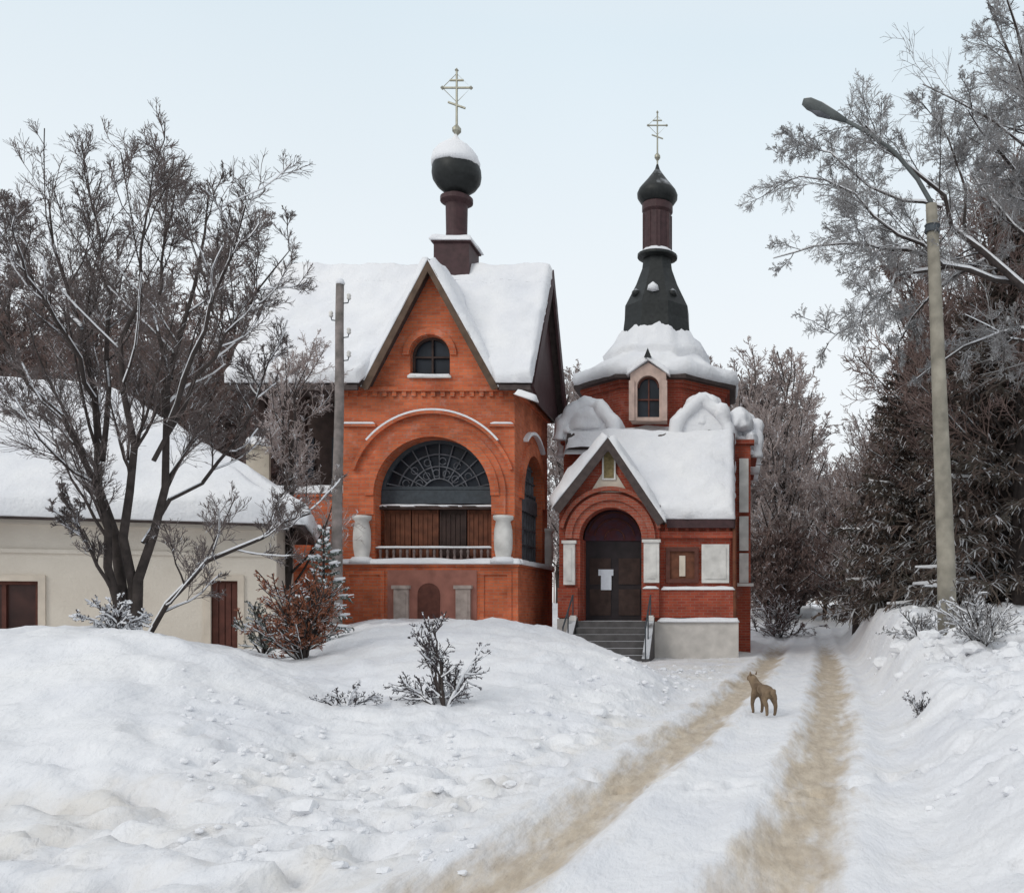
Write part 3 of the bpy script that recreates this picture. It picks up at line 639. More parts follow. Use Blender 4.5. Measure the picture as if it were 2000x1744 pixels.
g = MB(); g.lathe([(17 * q, ZV(384)), (25 * q, ZV(376)), (37 * q, ZV(366)), (45 * q, ZV(354)), (47 * q, ZV(343)), (46 * q, ZV(330)), (42 * q, ZV(320)), (28 * q, ZV(303)), (12 * q, ZV(288)), (4 * q, ZV(276))], dx, YM, 32); dome = g.build('onion_dome', M['tin'], ch, True)
prof = [(43 * q, ZV(329)), (47 * q, ZV(324)), (46.5 * q, ZV(317)), (43 * q, ZV(306)), (34 * q, ZV(293)), (23 * q, ZV(284)), (13 * q, ZV(278)), (5 * q, ZV(268)), (2 * q, ZV(262))]
g = MB(); g.lathe(prof, dx - .02, YM - .02, 32)
vv = g.v[0]; ns = fbm(vv[:, 0] * 3, vv[:, 1] * 3 + vv[:, 2] * 2, 3)[:, None] - .5; vv += (vv - np.array([dx, YM, ZV(300)])) * ns * .22
g.build('snow_cap', M['snow'], dome, True)
def cross(parent, x, y, z0, z1, s, m):
    g = MB(); h = z1 - z0; r = .035 * s
    g.tubes([[(x, y, z0), (x, y, z1)]], [[r * 1.1, r * .9]], 6, True)
    zm = z0 + h * .76
    g.tubes([[(x - .42 * s, y, zm), (x + .42 * s, y, zm)]], [[r, r]], 6, True)
    g.tubes([[(x - .2 * s, y, zm + .22 * s), (x + .2 * s, y, zm + .22 * s)]], [[r, r]], 6, True)
    g.tubes([[(x - .25 * s, y, zm - .42 * s), (x + .25 * s, y, zm - .6 * s)]], [[r, r]], 6, True)
    for sx in (-1, 1): g.lathe([(.01, zm - .06 * s), (.06 * s, zm), (.01, zm + .06 * s)], x + sx * .42 * s, y, 8)
    g.lathe([(.01, z1 - .05), (.06 * s, z1), (.01, z1 + .07)], x, y, 8)
    g.lathe([(.02, z0 + h * .1), (.13 * s, z0 + h * .16), (.13 * s, z0 + h * .2), (.02, z0 + h * .26)], x, y, 12)
    g.tubes([[(x - .42 * s, y, zm), (x, y, zm + .42 * s), (x + .42 * s, y, zm), (x, y, zm - .42 * s), (x - .42 * s, y, zm)]], [[r * .35] * 5], 4)
    return g.build('cross', m, parent)
cross(ch, dx, YM, ZV(280), ZV(138), 1.05, M['gold'])

# ------------------------------------------------------------------ church (right)
C0 = 27.4; CCX, CCY = U(1284, 33), 33.0
cu = thing('brick_church', 'dark red brick church with snowy tent roof, slim onion spire and arched entrance porch', 'church', (CCX, CCY, 0))
body = MB(); bx0, bx1, by0, by1 = -5.45, U(1466, 29.8), 29.8, 36.2; bz = V(868, 29.8)
body.box(bx0, bx1, by0, by1, -.3, bz)
body.box(bx0 - .08, bx1 + .12, by0 - .12, by1 + .1, bz + .002, bz + .14)
body.build('body_wall', M['brick_dark'], cu)
cp = MB()
for u0, u1 in ((1444, 1462),):
    for a, b in ((895, 1000), (1008, 1075), (1080, 1138)):
        cp.box(U(u0, 29.6), U(u1, 29.6), 29.62, 29.797, V(b, 29.6), V(a, 29.6))
cp.box(U(1440, 29.6), U(1472, 29.6), 29.55, 29.61, V(1145, 29.6), V(1139, 29.6))
cp.build('corner_pilaster', M['white'], cu)
# skirt of snow between body and drum
sk = MB(); cxb = (bx0 + bx1) / 2; hwb = (bx1 - bx0) / 2 + .1
def ring(hw, cx, cy, z, n=8, r=None):
    return r
n8 = 40; vs = []
levels = [(hwb, bz + .15, 0), (hwb - .05, bz + .32, 0), (hwb - .5, bz + .55, .15), (hwb - 1.0, bz + .95, .5), (2.35, bz + 1.3, 1)]
for hw_, z_, rd in levels:
    for k in range(n8):
        a = 2 * math.pi * k / n8; c, s_ = math.cos(a), math.sin(a); sq = 1 / max(abs(c), abs(s_)); rr = hw_ * ((1 - rd) * sq + rd)
        xx, yy = cxb * (1 - rd) + CCX * rd + rr * c, CCY + rr * s_
        vs.append((xx, yy, z_ + (float(fbm(xx * 2, yy * 2, 3)) - .5) * .3))
fs = [(j * n8 + k, j * n8 + (k + 1) % n8, (j + 1) * n8 + (k + 1) % n8, (j + 1) * n8 + k) for j in range(len(levels) - 1) for k in range(n8)] + [tuple(reversed(range(n8)))]
sk.add(vs, fs); sk.build('skirt_snow', M['snow'], cu, True)
# keel-arched gables
def keel(cx, z0, w_, h, n=22):
    pts = []
    for i in range(n + 1):
        t = i / n
        a = math.pi / 2 * t
        x = w_ * math.cos(a) ** .9; z = h * .82 * math.sin(a)
        z += h * .18 * max(0, (t - .62) / .38) ** 2
        pts.append((cx + x, z0 + z))
    return pts + [(2 * cx - p[0], p[1]) for p in reversed(pts[:-1])]
def keel_gable(cx, z0, w_, h, d0, d1, plane, face, hole=None, nm='keel_gable'):
    g = MB(); g.poly(keel(cx, z0, w_, h), [], d0, d1, plane); o = g.build(nm, face, cu)
    g = MB(); sgn = -1 if d0 < d1 else 1
    e0 = d0 + sgn * .12
    th = .34
    pl_ = resample([(p[0], 0, p[1]) for p in keel(cx, z0, w_ + .06, h + .08)], 34)
    for k_, off in enumerate((.12, .42, .72)):
        dd_ = e0 - sgn * off; q_ = pl_.copy(); n_ = fbm(q_[:, 0] * 3 + k_ * 5 + cx, q_[:, 2] * 3, 3)
        if plane == 'xz': q_[:, 1] = dd_
        else: q_ = np.stack([np.full(len(q_), dd_), q_[:, 0], q_[:, 2]], 1)
        q_[:, 2] += (n_ - .4) * .22 + .04 * k_; g.tubes([q_], [.12 + .2 * n_], 10, True)
    g.build('snow', M['snow'], o, True)
    if hole:
        g = MB(); hx, hz, hr = hole; g.poly(arc(hx, hz, hr, 0, 348, 12), [], d0 + sgn * .03, d0 - sgn * .001, plane); g.build('vent_hole', M['dark'], o)
    return o
kz = V(862, 29.7)
keel_gable(U(1148, 29.6), kz, .85, 1.15, 29.5, 30.6, 'xz', M['snow'])
keel_gable(U(1372, 29.6), kz, .82, 1.22, 29.5, 30.6, 'xz', M['snow'], (U(1385, 29.5), V(846, 29.5), .1))
for yy in (31.2, 34.8):
    keel_gable(yy, kz - .45, .95, 1.2, bx1 + .22, bx1 - .5, 'yz', M['brick_dark'])
    keel_gable(yy, kz - .45, .95, 1.2, bx0 - .1, bx0 + .5, 'yz', M['brick_dark'])
def snow_mound(cx, cy, cz, rx, ry, rz, seed, parent):
    bmm = bmesh.new(); bmesh.ops.create_icosphere(bmm, subdivisions=4, radius=1); v = np.array([q_.co[:] for q_ in bmm.verts]); f = [[w_.index for w_ in k_.verts] for k_ in bmm.faces]; bmm.free()
    d = .82 + .5 * fbm(v[:, 0] * 1.6 + seed, v[:, 1] * 1.6 + v[:, 2] * 1.9 + seed * 2, 4)
    v = v * d[:, None] * np.array([rx, ry, rz]); v[:, 2] = np.where(v[:, 2] < -.3 * rz, -.3 * rz + (v[:, 2] + .3 * rz) * .25, v[:, 2])
    g = MB(); g.add(v + np.array([cx, cy, cz]), f); return g.build('snow_mound', M['snow'], parent, True)
snow_mound(U(1146, 29.6), 29.95, kz + .62, .78, .62, .75, 3, cu)
snow_mound(U(1104, 29.6), 30.0, kz + .35, .34, .6, .4, 8, cu)
snow_mound(U(1190, 29.6), 30.0, kz + .45, .4, .5, .3, 17, cu)
snow_mound(U(1374, 29.6), 30.15, kz + .75, .72, .62, .8, 5, cu)
snow_mound(U(1446, 29.6), 30.3, kz + .62, .42, .8, .5, 9, cu)
snow_mound(U(1466, 29.6), 30.6, kz + .12, .3, .8, .45, 12, cu)
# drum
dz0, dz1 = bz + .5, V(752, 31.2); ap = 2.42
g = MB(); r8 = ap / math.cos(math.pi / 8)
g.lathe([(r8, dz0), (r8, dz1 - .25), (r8 + .08, dz1 - .24), (r8 + .08, dz1 - .12), (r8 + .18, dz1 - .11), (r8 + .18, dz1)], CCX, CCY, 8, math.pi / 8); g.build('drum_wall', M['brick_dark'], cu)
# octagonal eave and snowy roof
g = MB(); re = 2.84 / math.cos(math.pi / 8) * .98
g.lathe([(re, dz1 + .002), (re + .03, dz1 + .1), (re, dz1 + .16)], CCX, CCY, 8, math.pi / 8); rr_ = g.build('drum_roof', M['fascia'], cu)
q3 = 33 / F
prof = [(re + .02, dz1 + .12), (re + .1, dz1 + .3), (re + .05, dz1 + .52), (re - .35, dz1 + .74), (re - .85, dz1 + .95), (1.95, dz1 + 1.15), (2.0, dz1 + 1.3), (1.65, dz1 + 1.62), (1.45, V(667, 33)), (1.32, V(655, 33)), (1.15, V(648, 33)), (.9, V(646, 33))]
nl = 64; vs = []
for r_, z_ in prof:
    for k in range(nl):
        a = 2 * math.pi * k / nl; am = (a + math.pi / 8) % (math.pi / 4) - math.pi / 8
        f8 = math.cos(math.pi / 8) / math.cos(am); f8 = f8 * .85 + .15 * .96
        xx, yy = CCX + r_ * f8 * math.cos(a), CCY + r_ * f8 * math.sin(a)
        nn = float(fbm(xx * 2.7, yy * 2.7 + z_, 4)) - .5
        vs.append((xx + nn * .15, yy, z_ + nn * .5 * min(1, max(.3, (z_ - dz1) * 1.5))))
fs = [(j * nl + k, j * nl + (k + 1) % nl, (j + 1) * nl + (k + 1) % nl, (j + 1) * nl + k) for j in range(len(prof) - 1) for k in range(nl)] + [tuple(reversed(range(nl))), tuple(range((len(prof) - 1) * nl, len(prof) * nl))]
g = MB(); g.add(vs, fs); g.build('roof_snow', M['snow'], rr_, True)
# dormer window on the drum front
wy = CCY - ap - .62; wc = U(1266, wy)
g = MB(); wz0, wz1 = V(822, wy), V(738, wy)
g.poly([(wc - .58, wz0), (wc + .58, wz0), (wc + .58, wz1 + .15), (wc, V(708, wy)), (wc - .58, wz1 + .15)], [arch(wc, .36, V(755, wy), wz0 + .12, 14)], wy, wy + .9)
g.box(wc - .62, wc - .44, wy - .07, wy - .002, wz0, wz1 - .1); g.box(wc + .44, wc + .62, wy - .07, wy - .002, wz0, wz1 - .1)
dm = g.build('dormer_window', mat('pinkish_plaster', (.48, .36, .31), .9, .2, 4, .2), cu)
g = MB(); g.poly(arch(wc, .38, V(755, wy), wz0 + .1, 14), [], wy + .25, wy + .27); g.build('pane', M['glass'], dm)
g = MB(); g.box(wc - .02, wc + .02, wy + .18, wy + .24, wz0 + .12, V(738, wy)); g.box(wc - .35, wc - .021, wy + .18, wy + .24, V(780, wy), V(777, wy)); g.box(wc + .021, wc + .35, wy + .18, wy + .24, V(780, wy), V(777, wy)); g.poly(arc(wc, V(755, wy), .36, 0, 180, 12) + arc(wc, V(755, wy), .3, 180, 0, 12), [], wy + .16, wy + .24); g.build('window_frame', M['doorbrown'], dm)
g = MB(); zt = V(703, wy)
for sx in (-1, 1):
    g.snow([(wc, wy - .12, zt + .02), (wc, wy + 1.2, zt + .02), (wc + sx * .70, wy + 1.2, wz1 + .1), (wc + sx * .70, wy - .12, wz1 + .1)], .16, .1, 3 + sx, .12)
g.build('snow', M['snow'], dm, True)
g = MB(); g.poly([(wc - .12, zt + .05), (wc + .12, zt + .05), (wc, zt + .35)], [], wy - .17, wy - .1); g.build('finial', M['tin'], dm)
# tent spire, neck, onion
def Z3(v): return V(v, 33)
g = MB(); g.lathe([(70 * q3, Z3(668)), (68 * q3, Z3(648)), (66 * q3, Z3(632)), (65 * q3, Z3(606)), (54 * q3, Z3(584)), (43 * q3, Z3(562)), (31 * q3, Z3(530)), (28 * q3, Z3(508))], CCX, CCY, 8, math.pi / 8); tent = g.build('tent_spire', M['tin'], cu)
g = MB(); g.lathe([(29 * q3, Z3(509)), (39 * q3, Z3(505)), (39 * q3, Z3(500)), (29 * q3, Z3(497))], CCX, CCY, 20); g.build('ledge', M['tin'], cu)
g = MB(); g.lathe([(34 * q3, Z3(500)), (30 * q3, Z3(493)), (27 * q3, Z3(490))], CCX, CCY, 20); g.build('ledge_snow', M['snow'], cu, True)
g = MB(); g.lathe([(27 * q3, Z3(497)), (26 * q3, Z3(420)), (30 * q3, Z3(415)), (30 * q3, Z3(402)), (26 * q3, Z3(398))], CCX, CCY, 20)
for k in range(8):
    a = k * math.pi / 4 + .2; g.box(CCX + 26 * q3 * math.cos(a) - .05, CCX + 26 * q3 * math.cos(a) + .05, CCY + 26 * q3 * math.sin(a) - .05, CCY + 26 * q3 * math.sin(a) + .05, Z3(492), Z3(421))
g.build('spire_neck', M['tin_brown'], cu)
g = MB(); g.lathe([(25 * q3, Z3(403)), (33 * q3, Z3(397)), (39 * q3, Z3(388)), (39.5 * q3, Z3(381)), (36 * q3, Z3(373)), (29 * q3, Z3(364)), (20 * q3, Z3(353)), (11 * q3, Z3(341)), (5 * q3, Z3(332)), (2 * q3, Z3(322))], CCX, CCY, 32); g.build('onion_dome', M['tin'], cu, True)
cross(cu, CCX, CCY, Z3(326), Z3(220), .8, M['gold'])
for k, (a, z_, s_) in enumerate(((-95, 578, .34), (-50, 585, .28), (-140, 583, .28))):   # little snowy lucarnes on the tent
    ca, sa = math.cos(R(a)), math.sin(R(a)); r_ = 50 * q3
    g = MB(); g.lathe([(.02, Z3(z_) - s_ * .5), (s_ * .62, Z3(z_) - s_ * .3), (s_ * .5, Z3(z_) + s_ * .2), (.02, Z3(z_) + s_ * .55)], CCX + r_ * ca, CCY + r_ * sa, 6); g.build('lucarne', M['snow'] if k == 0 else M['tin'], tent, True)

# porch block
px0, px1 = U(1092, C0), U(1428, C0); gx0, gx1, gcx2 = U(1092, C0), U(1288, C0), U(1190, C0)
pze = V(1015, C0); pza = V(862, C0)
dC, dR = U(1193, C0), 60 * C0 / F; dZs, dZb = V(1052, C0), V(1212, C0)
g = MB()
g.poly([(gx0, -.2), (dC - dR, -.2), (dC - dR, dZs)] + list(reversed(arc(dC, dZs, dR, 0, 180, 24)))[1:-1] + [(dC + dR, dZs), (dC + dR, -.2), (gx1, -.2), (gx1, pze), (gcx2, pza), (gx0, pze + .25)], [], C0, C0 + .5)
zpl = V(1150, C0)
g.box(gx1 + .002, px1, C0 + .25, C0 + .6, -.2, pze + .1); g.box(px1 - .35, px1, C0 + .602, by0 - .002, -.2, pze + .1)
g.box(gx0, gx0 + .3, C0 + .502, by0 - .002, -.2, pze + .3)
g.box(dC + dR + .002, px1 + .06, C0 + .1, C0 + .248, V(1205, C0), zpl) if False else None
g.build('porch_wall', M['brick_dark'], cu)
g = MB(); g.box(gx1 + .002, px1 + .08, C0 + .08, C0 + .248, V(1206, C0), zpl); g.box(dC + dR + .05, gx1, C0 - .12, C0 - .002, V(1206, C0), zpl + .03); g.box(gx0 - .02, dC - dR - .05, C0 - .12, C0 - .002, V(1206, C0), zpl + .03)
g.box(gx1 + .002, px1 + .1, C0 + .1, C0 + .248, V(1050, C0), V(1037, C0))
for k in range(7):
    x = gx1 + .2 + k * (px1 - gx1 - .3) / 6; g.box(x - .05, x + .05, C0 + .15, C0 + .248, V(1037, C0) + .002, V(1022, C0))
g.build_each('brick_band', M['brick_dark'], cu)
g = MB(); g.snow([(gx1 + .05, C0 + .02, zpl), (px1 + .12, C0 + .02, zpl), (px1 + .12, C0 + .25, zpl), (gx1 + .05, C0 + .25, zpl)], .07, .1, 4, .07, .8); g.snow([(dC + dR + .05, C0 - .15, zpl + .03), (gx1, C0 - .15, zpl + .03), (gx1, C0, zpl + .03), (dC + dR + .05, C0, zpl + .03)], .06, .1, 5, .06); g.build('ledge_snow', M['snow'], cu, True)
g = MB(); g.poly(arc(dC, dZs, dR + .42, 0, 180, 24) + arc(dC, dZs, dR + .22, 180, 0, 24), [], C0 - .16, C0); g.poly(arc(dC, dZs, dR + .22, 0, 180, 24) + arc(dC, dZs, dR + .01, 180, 0, 24), [], C0 - .09, C0)
g.poly(arc(dC, dZs, dR + .62, 12, 168, 24) + arc(dC, dZs, dR + .5, 168, 12, 24), [], C0 - .2, C0); g.build('door_arch', brick('arch_brick', (.38, .10, .06), (.30, .07, .045), (.3, .18, .14)), cu)
# tympanum plaster with niche
g = MB(); tz0 = V(962, C0); tw = .0
def rake(z): return (pza - z) / (pza - pze) * (gx1 - gcx2)
g.poly([(gcx2 - rake(tz0) + .42, tz0), (gcx2 + rake(tz0) - .42, tz0), (gcx2, pza - .62)], [], C0 - .05, C0 - .002); ty = g.build('tympanum', M['cream'], cu)
g = MB(); g.poly(arch(U(1190, C0), .15, V(893, C0), V(935, C0), 10), [], C0 - .07, C0 - .052); g.build('niche', mat('niche_ochre', (.22, .17, .08), .8, .4, 9), ty)
g = MB(); g.poly(arch(U(1190, C0), .2, V(893, C0), V(938, C0), 10), [arch(U(1190, C0), .152, V(893, C0), V(935, C0), 10)], C0 - .1, C0 - .052); g.build('niche_frame', M['white'], ty)
# pilasters
for u0, u1, v0, v1 in ((1102, 1124, 1062, 1142), (1258, 1288, 1060, 1138)):
    g = MB(); g.box(U(u0, C0), U(u1, C0), C0 - .14, C0 - .002, V(v1, C0), V(v0, C0)); g.box(U(u0 - 3, C0), U(u1 + 3, C0), C0 - .19, C0 - .002, V(v0, C0) + .002, V(v0 - 6, C0)); g.box(U(u0 + 6, C0), U(u1 - 6, C0), C0 - .16, C0 - .141, V(v1 - 8, C0), V(v0 + 8, C0)); g.build('pilaster', M['white'], cu)
g = MB(); g.box(U(1370, C0), U(1424, C0), C0 + .16, C0 + .248, V(1138, C0), V(1062, C0)); g.box(U(1376, C0), U(1418, C0), C0 + .13, C0 + .158, V(1130, C0), V(1068, C0)); g.build('white_panel', M['white'], cu)
g = MB(); x0, x1, z0, z1 = U(1300, C0), U(1364, C0), V(1138, C0), V(1068, C0)
g.poly([(x0, z0), (x1, z0), (x1, z1), (x0, z1)], [[(x0 + .12, z0 + .12), (x1 - .12, z0 + .12), (x1 - .12, z1 - .12), (x0 + .12, z1 - .12)]], C0 + .12, C0 + .248)
sw = g.build('side_window', M['doorbrown'], cu)
g = MB(); g.box(x0 + .12, x1 - .12, C0 + .2, C0 + .246, z0 + .12, z1 - .12); g.build('pane', M['wood'], sw)
g = MB(); g.box((x0 + x1) / 2 - .09, (x0 + x1) / 2 + .09, C0 + .16, C0 + .198, z0 + .2, z1 - .25); g.build('window_frame', M['cream'], sw)
g = MB(); g.tubes([[(px1 + .1, C0 + .1, V(1010, C0)), (px1 + .1, C0 + .12, V(1080, C0)), (px1 + .1, C0 + .12, V(1205, C0))]], [[.06] * 3], 8, True); g.build('downpipe', M['wood'], cu)
g = MB(); g.box(dC + dR + .06, px1 + .22, C0 - .02, C0 + .078, -.3, V(1214, C0)); g.box(px1 + .082, px1 + .22, C0 + .08, by0, -.3, V(1214, C0)); g.box(gx0 - .04, dC - dR - .06, C0 - .1, C0 - .003, -.3, V(1208, C0)); g.build_each('pale_base', M['base'], cu)
g = MB(); zz = V(1213, C0); g.snow([(dC + dR + .5, C0 - .1, zz), (px1 + .25, C0 - .1, zz), (px1 + .25, C0 + .08, zz), (dC + dR + .5, C0 + .08, zz)], .1, .1, 9, .07); g.build('base_snow', M['snow'], cu, True)
# doorway: floor, dark door, red mural
g = MB(); g.poly(arch(dC, dR + .05, dZs, dZb, 24), [], C0 + .95, C0 + 1.0); door = g.build('door', mat('door_black', (.02, .014, .016), .6, .4, 3), cu)
g = MB()
for sx in (-1, 1):
    for a, b in ((.15, .95), (1.1, 1.9)):
        xa, xb = dC + sx * .12, dC + sx * (dR - .14); g.box(min(xa, xb), max(xa, xb), C0 + .92, C0 + .948, dZb + a, dZb + b)
g.build('door_panels', M['wood_dark'], door)
g = MB(); g.box(dC - .42, dC - .1, C0 + .89, C0 + .915, V(1152, C0 + .9), V(1112, C0 + .9)); g.box(dC - .5, dC - .04, C0 + .895, C0 + .914, V(1124, C0 + .9), V(1112, C0 + .9)); g.build('paper_notice', M['paper'], door)
g = MB(); g.poly(arc(dC, dZs, dR + .02, 0, 180, 24), [], C0 + .9, C0 + .945); lm = g.build('mural_lunette', M['mural'], cu)
g = MB()
for r_, a0, a1 in ((.62, 10, 170), (.3, 0, 180), (.82, 15, 165)): g.tubes([[(x, C0 + .88, z) for x, z in arc(dC, dZs + .05, r_, a0, a1, 14)]], [[.025] * 15], 4)
g.build('mural_frame', M['doorbrown'], lm)
g = MB(); g.box(dC - dR, dC - dR - .02 + .04, C0 + .502, C0 + .95, dZb, dZs); g.box(dC + dR - .02, dC + dR + .1, C0 + .502, C0 + .95, dZb, dZs); g.build_each('door_jamb', M['brick_dark'], cu)
# steps up to the door
g = MB(); sx0, sx1 = U(1120, C0 - 1), U(1262, C0 - .5); nst = 6
for k in range(nst):
    zt = dZb - .01 - k * (dZb) / nst; g.box(sx0, sx1, C0 - .35 - k * .28, C0 - .07 - k * .28 - (.001 if k else 0) + (1.0 if k == 0 else 0), -.3, zt)
stp = g.build('entrance_steps', M['stone'], cu)
for sxx, w_ in ((sx0 - .22, .2), (sx1 + .02, .2)):
    g = MB(); g.poly([(C0 - .17, dZb + .1), (C0 - .17, -.3), (C0 - 2.0, -.3), (C0 - 2.0, .1), (C0 - .4, dZb + .02)], [], sxx, sxx + w_, 'yz'); sw_ = g.build('step_cheek', M['stone'], cu)
for xx in (sx0 - .12, sx1 + .12):
    g = MB(); g.box(xx - .1, xx + .1, C0 - .45, C0 - .2, dZb + .0, dZb + .12); g.lathe([(.1, dZb + .12), (.07, dZb + .2), (.1, dZb + .4), (.06, dZb + .55), (.09, dZb + .62)], xx, C0 - .32, 10) if False else g.box(xx - .08, xx + .08, C0 - .42, C0 - .24, dZb - .5, dZb + .16); g.build('newel_post', M['white'], cu)
    g = MB(); g.tubes([[(xx, C0 - .4, dZb + .75), (xx, C0 - 2.0, .95)], ], [[.025, .025]], 6, True)
    for t in (0, .5, 1): yy = C0 - .4 - 1.6 * t; zz = dZb + .75 - (dZb - .2) * t; g.tubes([[(xx, yy, zz), (xx, yy, zz - .85)]], [[.02, .02]], 5, True)
    g.build('handrail', M['iron'], cu)
# porch roofs
pyf, pyr = C0 - .1, 29.3; qe, qr = V(1012, pyf), V(846, pyr)
fy = C0 - .35; fa = V(852, fy); lx, lz = U(1080, fy), V(992, fy); rx, rz = U(1298, fy), V(1018, fy); fc = U(1188, fy)
def yq(z): return pyf + .15 + (z - qe) / (qr - qe) * (pyr - pyf - .15)
g = MB(); g.slab([(rx - .05, pyf + .15, qe), (px1 + .06, pyf + .15, qe), (px1 + .06, yq(fa), fa), (fc, yq(fa), fa)], .1)
g.slab([(gx0 - .1, yq(fa), fa), (px1 + .06, yq(fa), fa), (px1 + .06, pyr, qr), (gx0 - .1, pyr, qr)], .1)
def pcut(x, y, z): return (x < fc and z < fa - .22) or (x >= fc and (x - fc) < (rx - fc) * (fa - z) / (fa - rz) - .02)
g.slab([(fc, fy, fa), (fc, pyr, fa), (lx, pyr, lz), (lx, fy, lz)], .1); g.slab([(rx, fy, rz), (rx, pyr - .4, rz), (fc, pyr, fa), (fc, fy, fa)], .1)
pr = g.build('porch_roof', M['fascia'], cu)
g = MB(); g.poly([(lx, lz), (lx + .2, lz - .16), (fc, fa - .42), (rx - .2, rz - .14), (rx, rz), (fc, fa - .003)], [], fy - .06, fy - .003); g.poly([(fc - .3, fa - .45), (fc + .3, fa - .45), (fc, fa - .1)], [], fy - .05, fy + .05) ; g.build('verge_board', M['fascia'], cu)
g = MB(); g.box(rx + .05, px1 + .08, pyf + .05, pyf + .14, qe - .28, qe - .03); g.build_each('eaves_board', M['tin_brown'], cu)
g = MB(); g.poly([(pyf + .1, qe), (pyr, qr), (29.79, qr), (29.79, qe - .3), (pyf + .1, qe - .3)], [], px1 + .062, px1 + .12, 'yz'); g.build('gable_end_boards', M['tin_brown'], cu)
g = MB()
g.snow([(gx0 - .15, pyf + .02, qe), (px1 + .12, pyf + .02, qe), (px1 + .12, pyr + .2, qr), (gx0 - .15, pyr + .2, qr)], .24, .09, 11, .2, .62, pcut)
g.snow([(fc, fy - .08, fa), (fc, pyr, fa), (lx - .05, pyr, lz), (lx - .05, fy - .08, lz)], .26, .14, 12, .14, .62)
g.snow([(rx + .03, fy - .08, rz), (rx + .03, pyr, rz), (fc, pyr, fa), (fc, fy - .08, fa)], .16, .14, 13, .14, .62)
g.build('roof_snow', M['snow'], pr, True)

# ------------------------------------------------------------------ pale house (far left), built in its own rotated frame
hl = thing('snowy_house', 'low pale plastered house with thick snow on its hipped roof and brown openings', 'house', (-9.889, 20, 0), R(22))
HL, HD, HE = 14.0, 5.5, 3.35
dA, dB = -1.25, -.745; wA, wB = -5.45, -4.27
g = MB(); g.poly([(-HL, -.2), (0, -.2), (0, HE), (-HL, HE)], [[(dA, .3), (dB, .3), (dB, 2.1), (dA, 2.1)], [(wA, 1.05), (wB, 1.05), (wB, 2.06), (wA, 2.06)]], 0, .3)
g.box(-.3, 0, .302, HD - .302, -.2, HE); g.box(-HL, -.0, HD - .3, HD, -.2, HE); g.box(-HL, -HL + .3, .302, HD - .302, -.2, HE)
g.build('wall', M['house'], hl)
g = MB(); g.box(-HL, .04, -.05, -.003, 2.62, 2.7); g.box(-HL, .06, -.1, -.003, HE - .16, HE); g.box(-HL, .03, -.06, -.003, .2, .55); g.build('cornice', M['house'], hl)
g = MB(); g.box(dA, dB, .1, .16, .3, 2.1)
for k in range(4): xx = dA + .03 + k * .12; g.box(xx, xx + .1, .07, .098, .35, 2.05)
dr = g.build('door', M['doorbrown'], hl)
g = MB(); g.tubes([[(dB - .07, .06, 1.2), (dB - .07, .02, 1.2), (dB - .07, .02, 1.32)]], [[.012] * 3], 5, True); g.build('handle', M['iron'], dr)
for (a, b, z0, z1) in ((dA, dB, .3, 2.1), (wA, wB, 1.05, 2.06)):
    g = MB(); g.poly([(a - .12, z0 - .12), (b + .12, z0 - .12), (b + .12, z1 + .12), (a - .12, z1 + .12)], [[(a, z0), (b, z0), (b, z1), (a, z1)]], -.045, -.002); g.build('surround', M['cream'], hl)
wf = MB(); wf.poly([(wA, 1.05), (wB, 1.05), (wB, 2.06), (wA, 2.06)], [[(wA + .07, 1.12), ((wA + wB) / 2 - .035, 1.12), ((wA + wB) / 2 - .035, 1.99), (wA + .07, 1.99)], [((wA + wB) / 2 + .035, 1.12), (wB - .07, 1.12), (wB - .07, 1.99), ((wA + wB) / 2 + .035, 1.99)]], .08, .16)
wfo = wf.build('window', M['doorbrown'], hl); g = MB(); g.box(wA + .02, wB - .02, .17, .19, 1.07, 2.04); g.build('pane', mat('brown_pane', (.05, .02, .016), .3, .4, 3), wfo)
oe = .55; ry = HD / 2; rz_ = 6.4; rxe = -3.9
g = MB(); zE2 = HE - .03
A_, B_, C_, D_ = (-HL - oe, -oe, zE2), (oe, -oe, zE2), (oe, HD + oe, zE2), (-HL - oe, HD + oe, zE2)
R1, R0 = (rxe, ry, rz_), (-HL - oe + 4, ry, rz_)
g.slab([A_, B_, R1, R0], .1); g.slab([B_, C_, R1], .1); g.slab([C_, D_, R0, R1], .1); g.slab([D_, A_, R0], .1)
hr = g.build('roof', M['fascia'], hl)
g = MB(); t_ = .34
g.snow([(-HL - oe, -oe - .1, zE2), (oe + .08, -oe - .1, zE2), R1, R0], t_, .2, 21, .3, .4)
g.snow([(oe + .1, -oe - .08, zE2), (oe + .1, HD + oe, zE2), (rxe, ry, rz_), (rxe, ry, rz_ - .01)], t_, .2, 22, .3, .4)
g.snow([C_, D_, R0, R1], t_, .3, 23, .3, .4); g.build('roof_snow', M['snow'], hr, True)
g = MB(); g.box(-.8, -.32, 2.1, 2.6, 3.6, 5.25); g.box(-.85, -.27, 2.05, 2.65, 5.252, 5.36); ck = g.build('chimney', M['beige'], hl)
g = MB(); g.snow([(-.85, 2.05, 5.36), (-.27, 2.05, 5.36), (-.27, 2.65, 5.36), (-.85, 2.65, 5.36)], .2, .07, 4, .2); g.build('snow', M['snow'], ck, True)
g = MB(); g.box(-7.1, -6.6, 2.9, 3.4, 5.6, 7.3); g.box(-7.15, -6.55, 2.85, 3.45, 7.302, 7.4); ck = g.build('chimney', M['beige'], hl)
g = MB(); g.snow([(-7.15, 2.85, 7.4), (-6.55, 2.85, 7.4), (-6.55, 3.45, 7.4), (-7.15, 3.45, 7.4)], .2, .07, 5, .2); g.build('snow', M['snow'], ck, True)

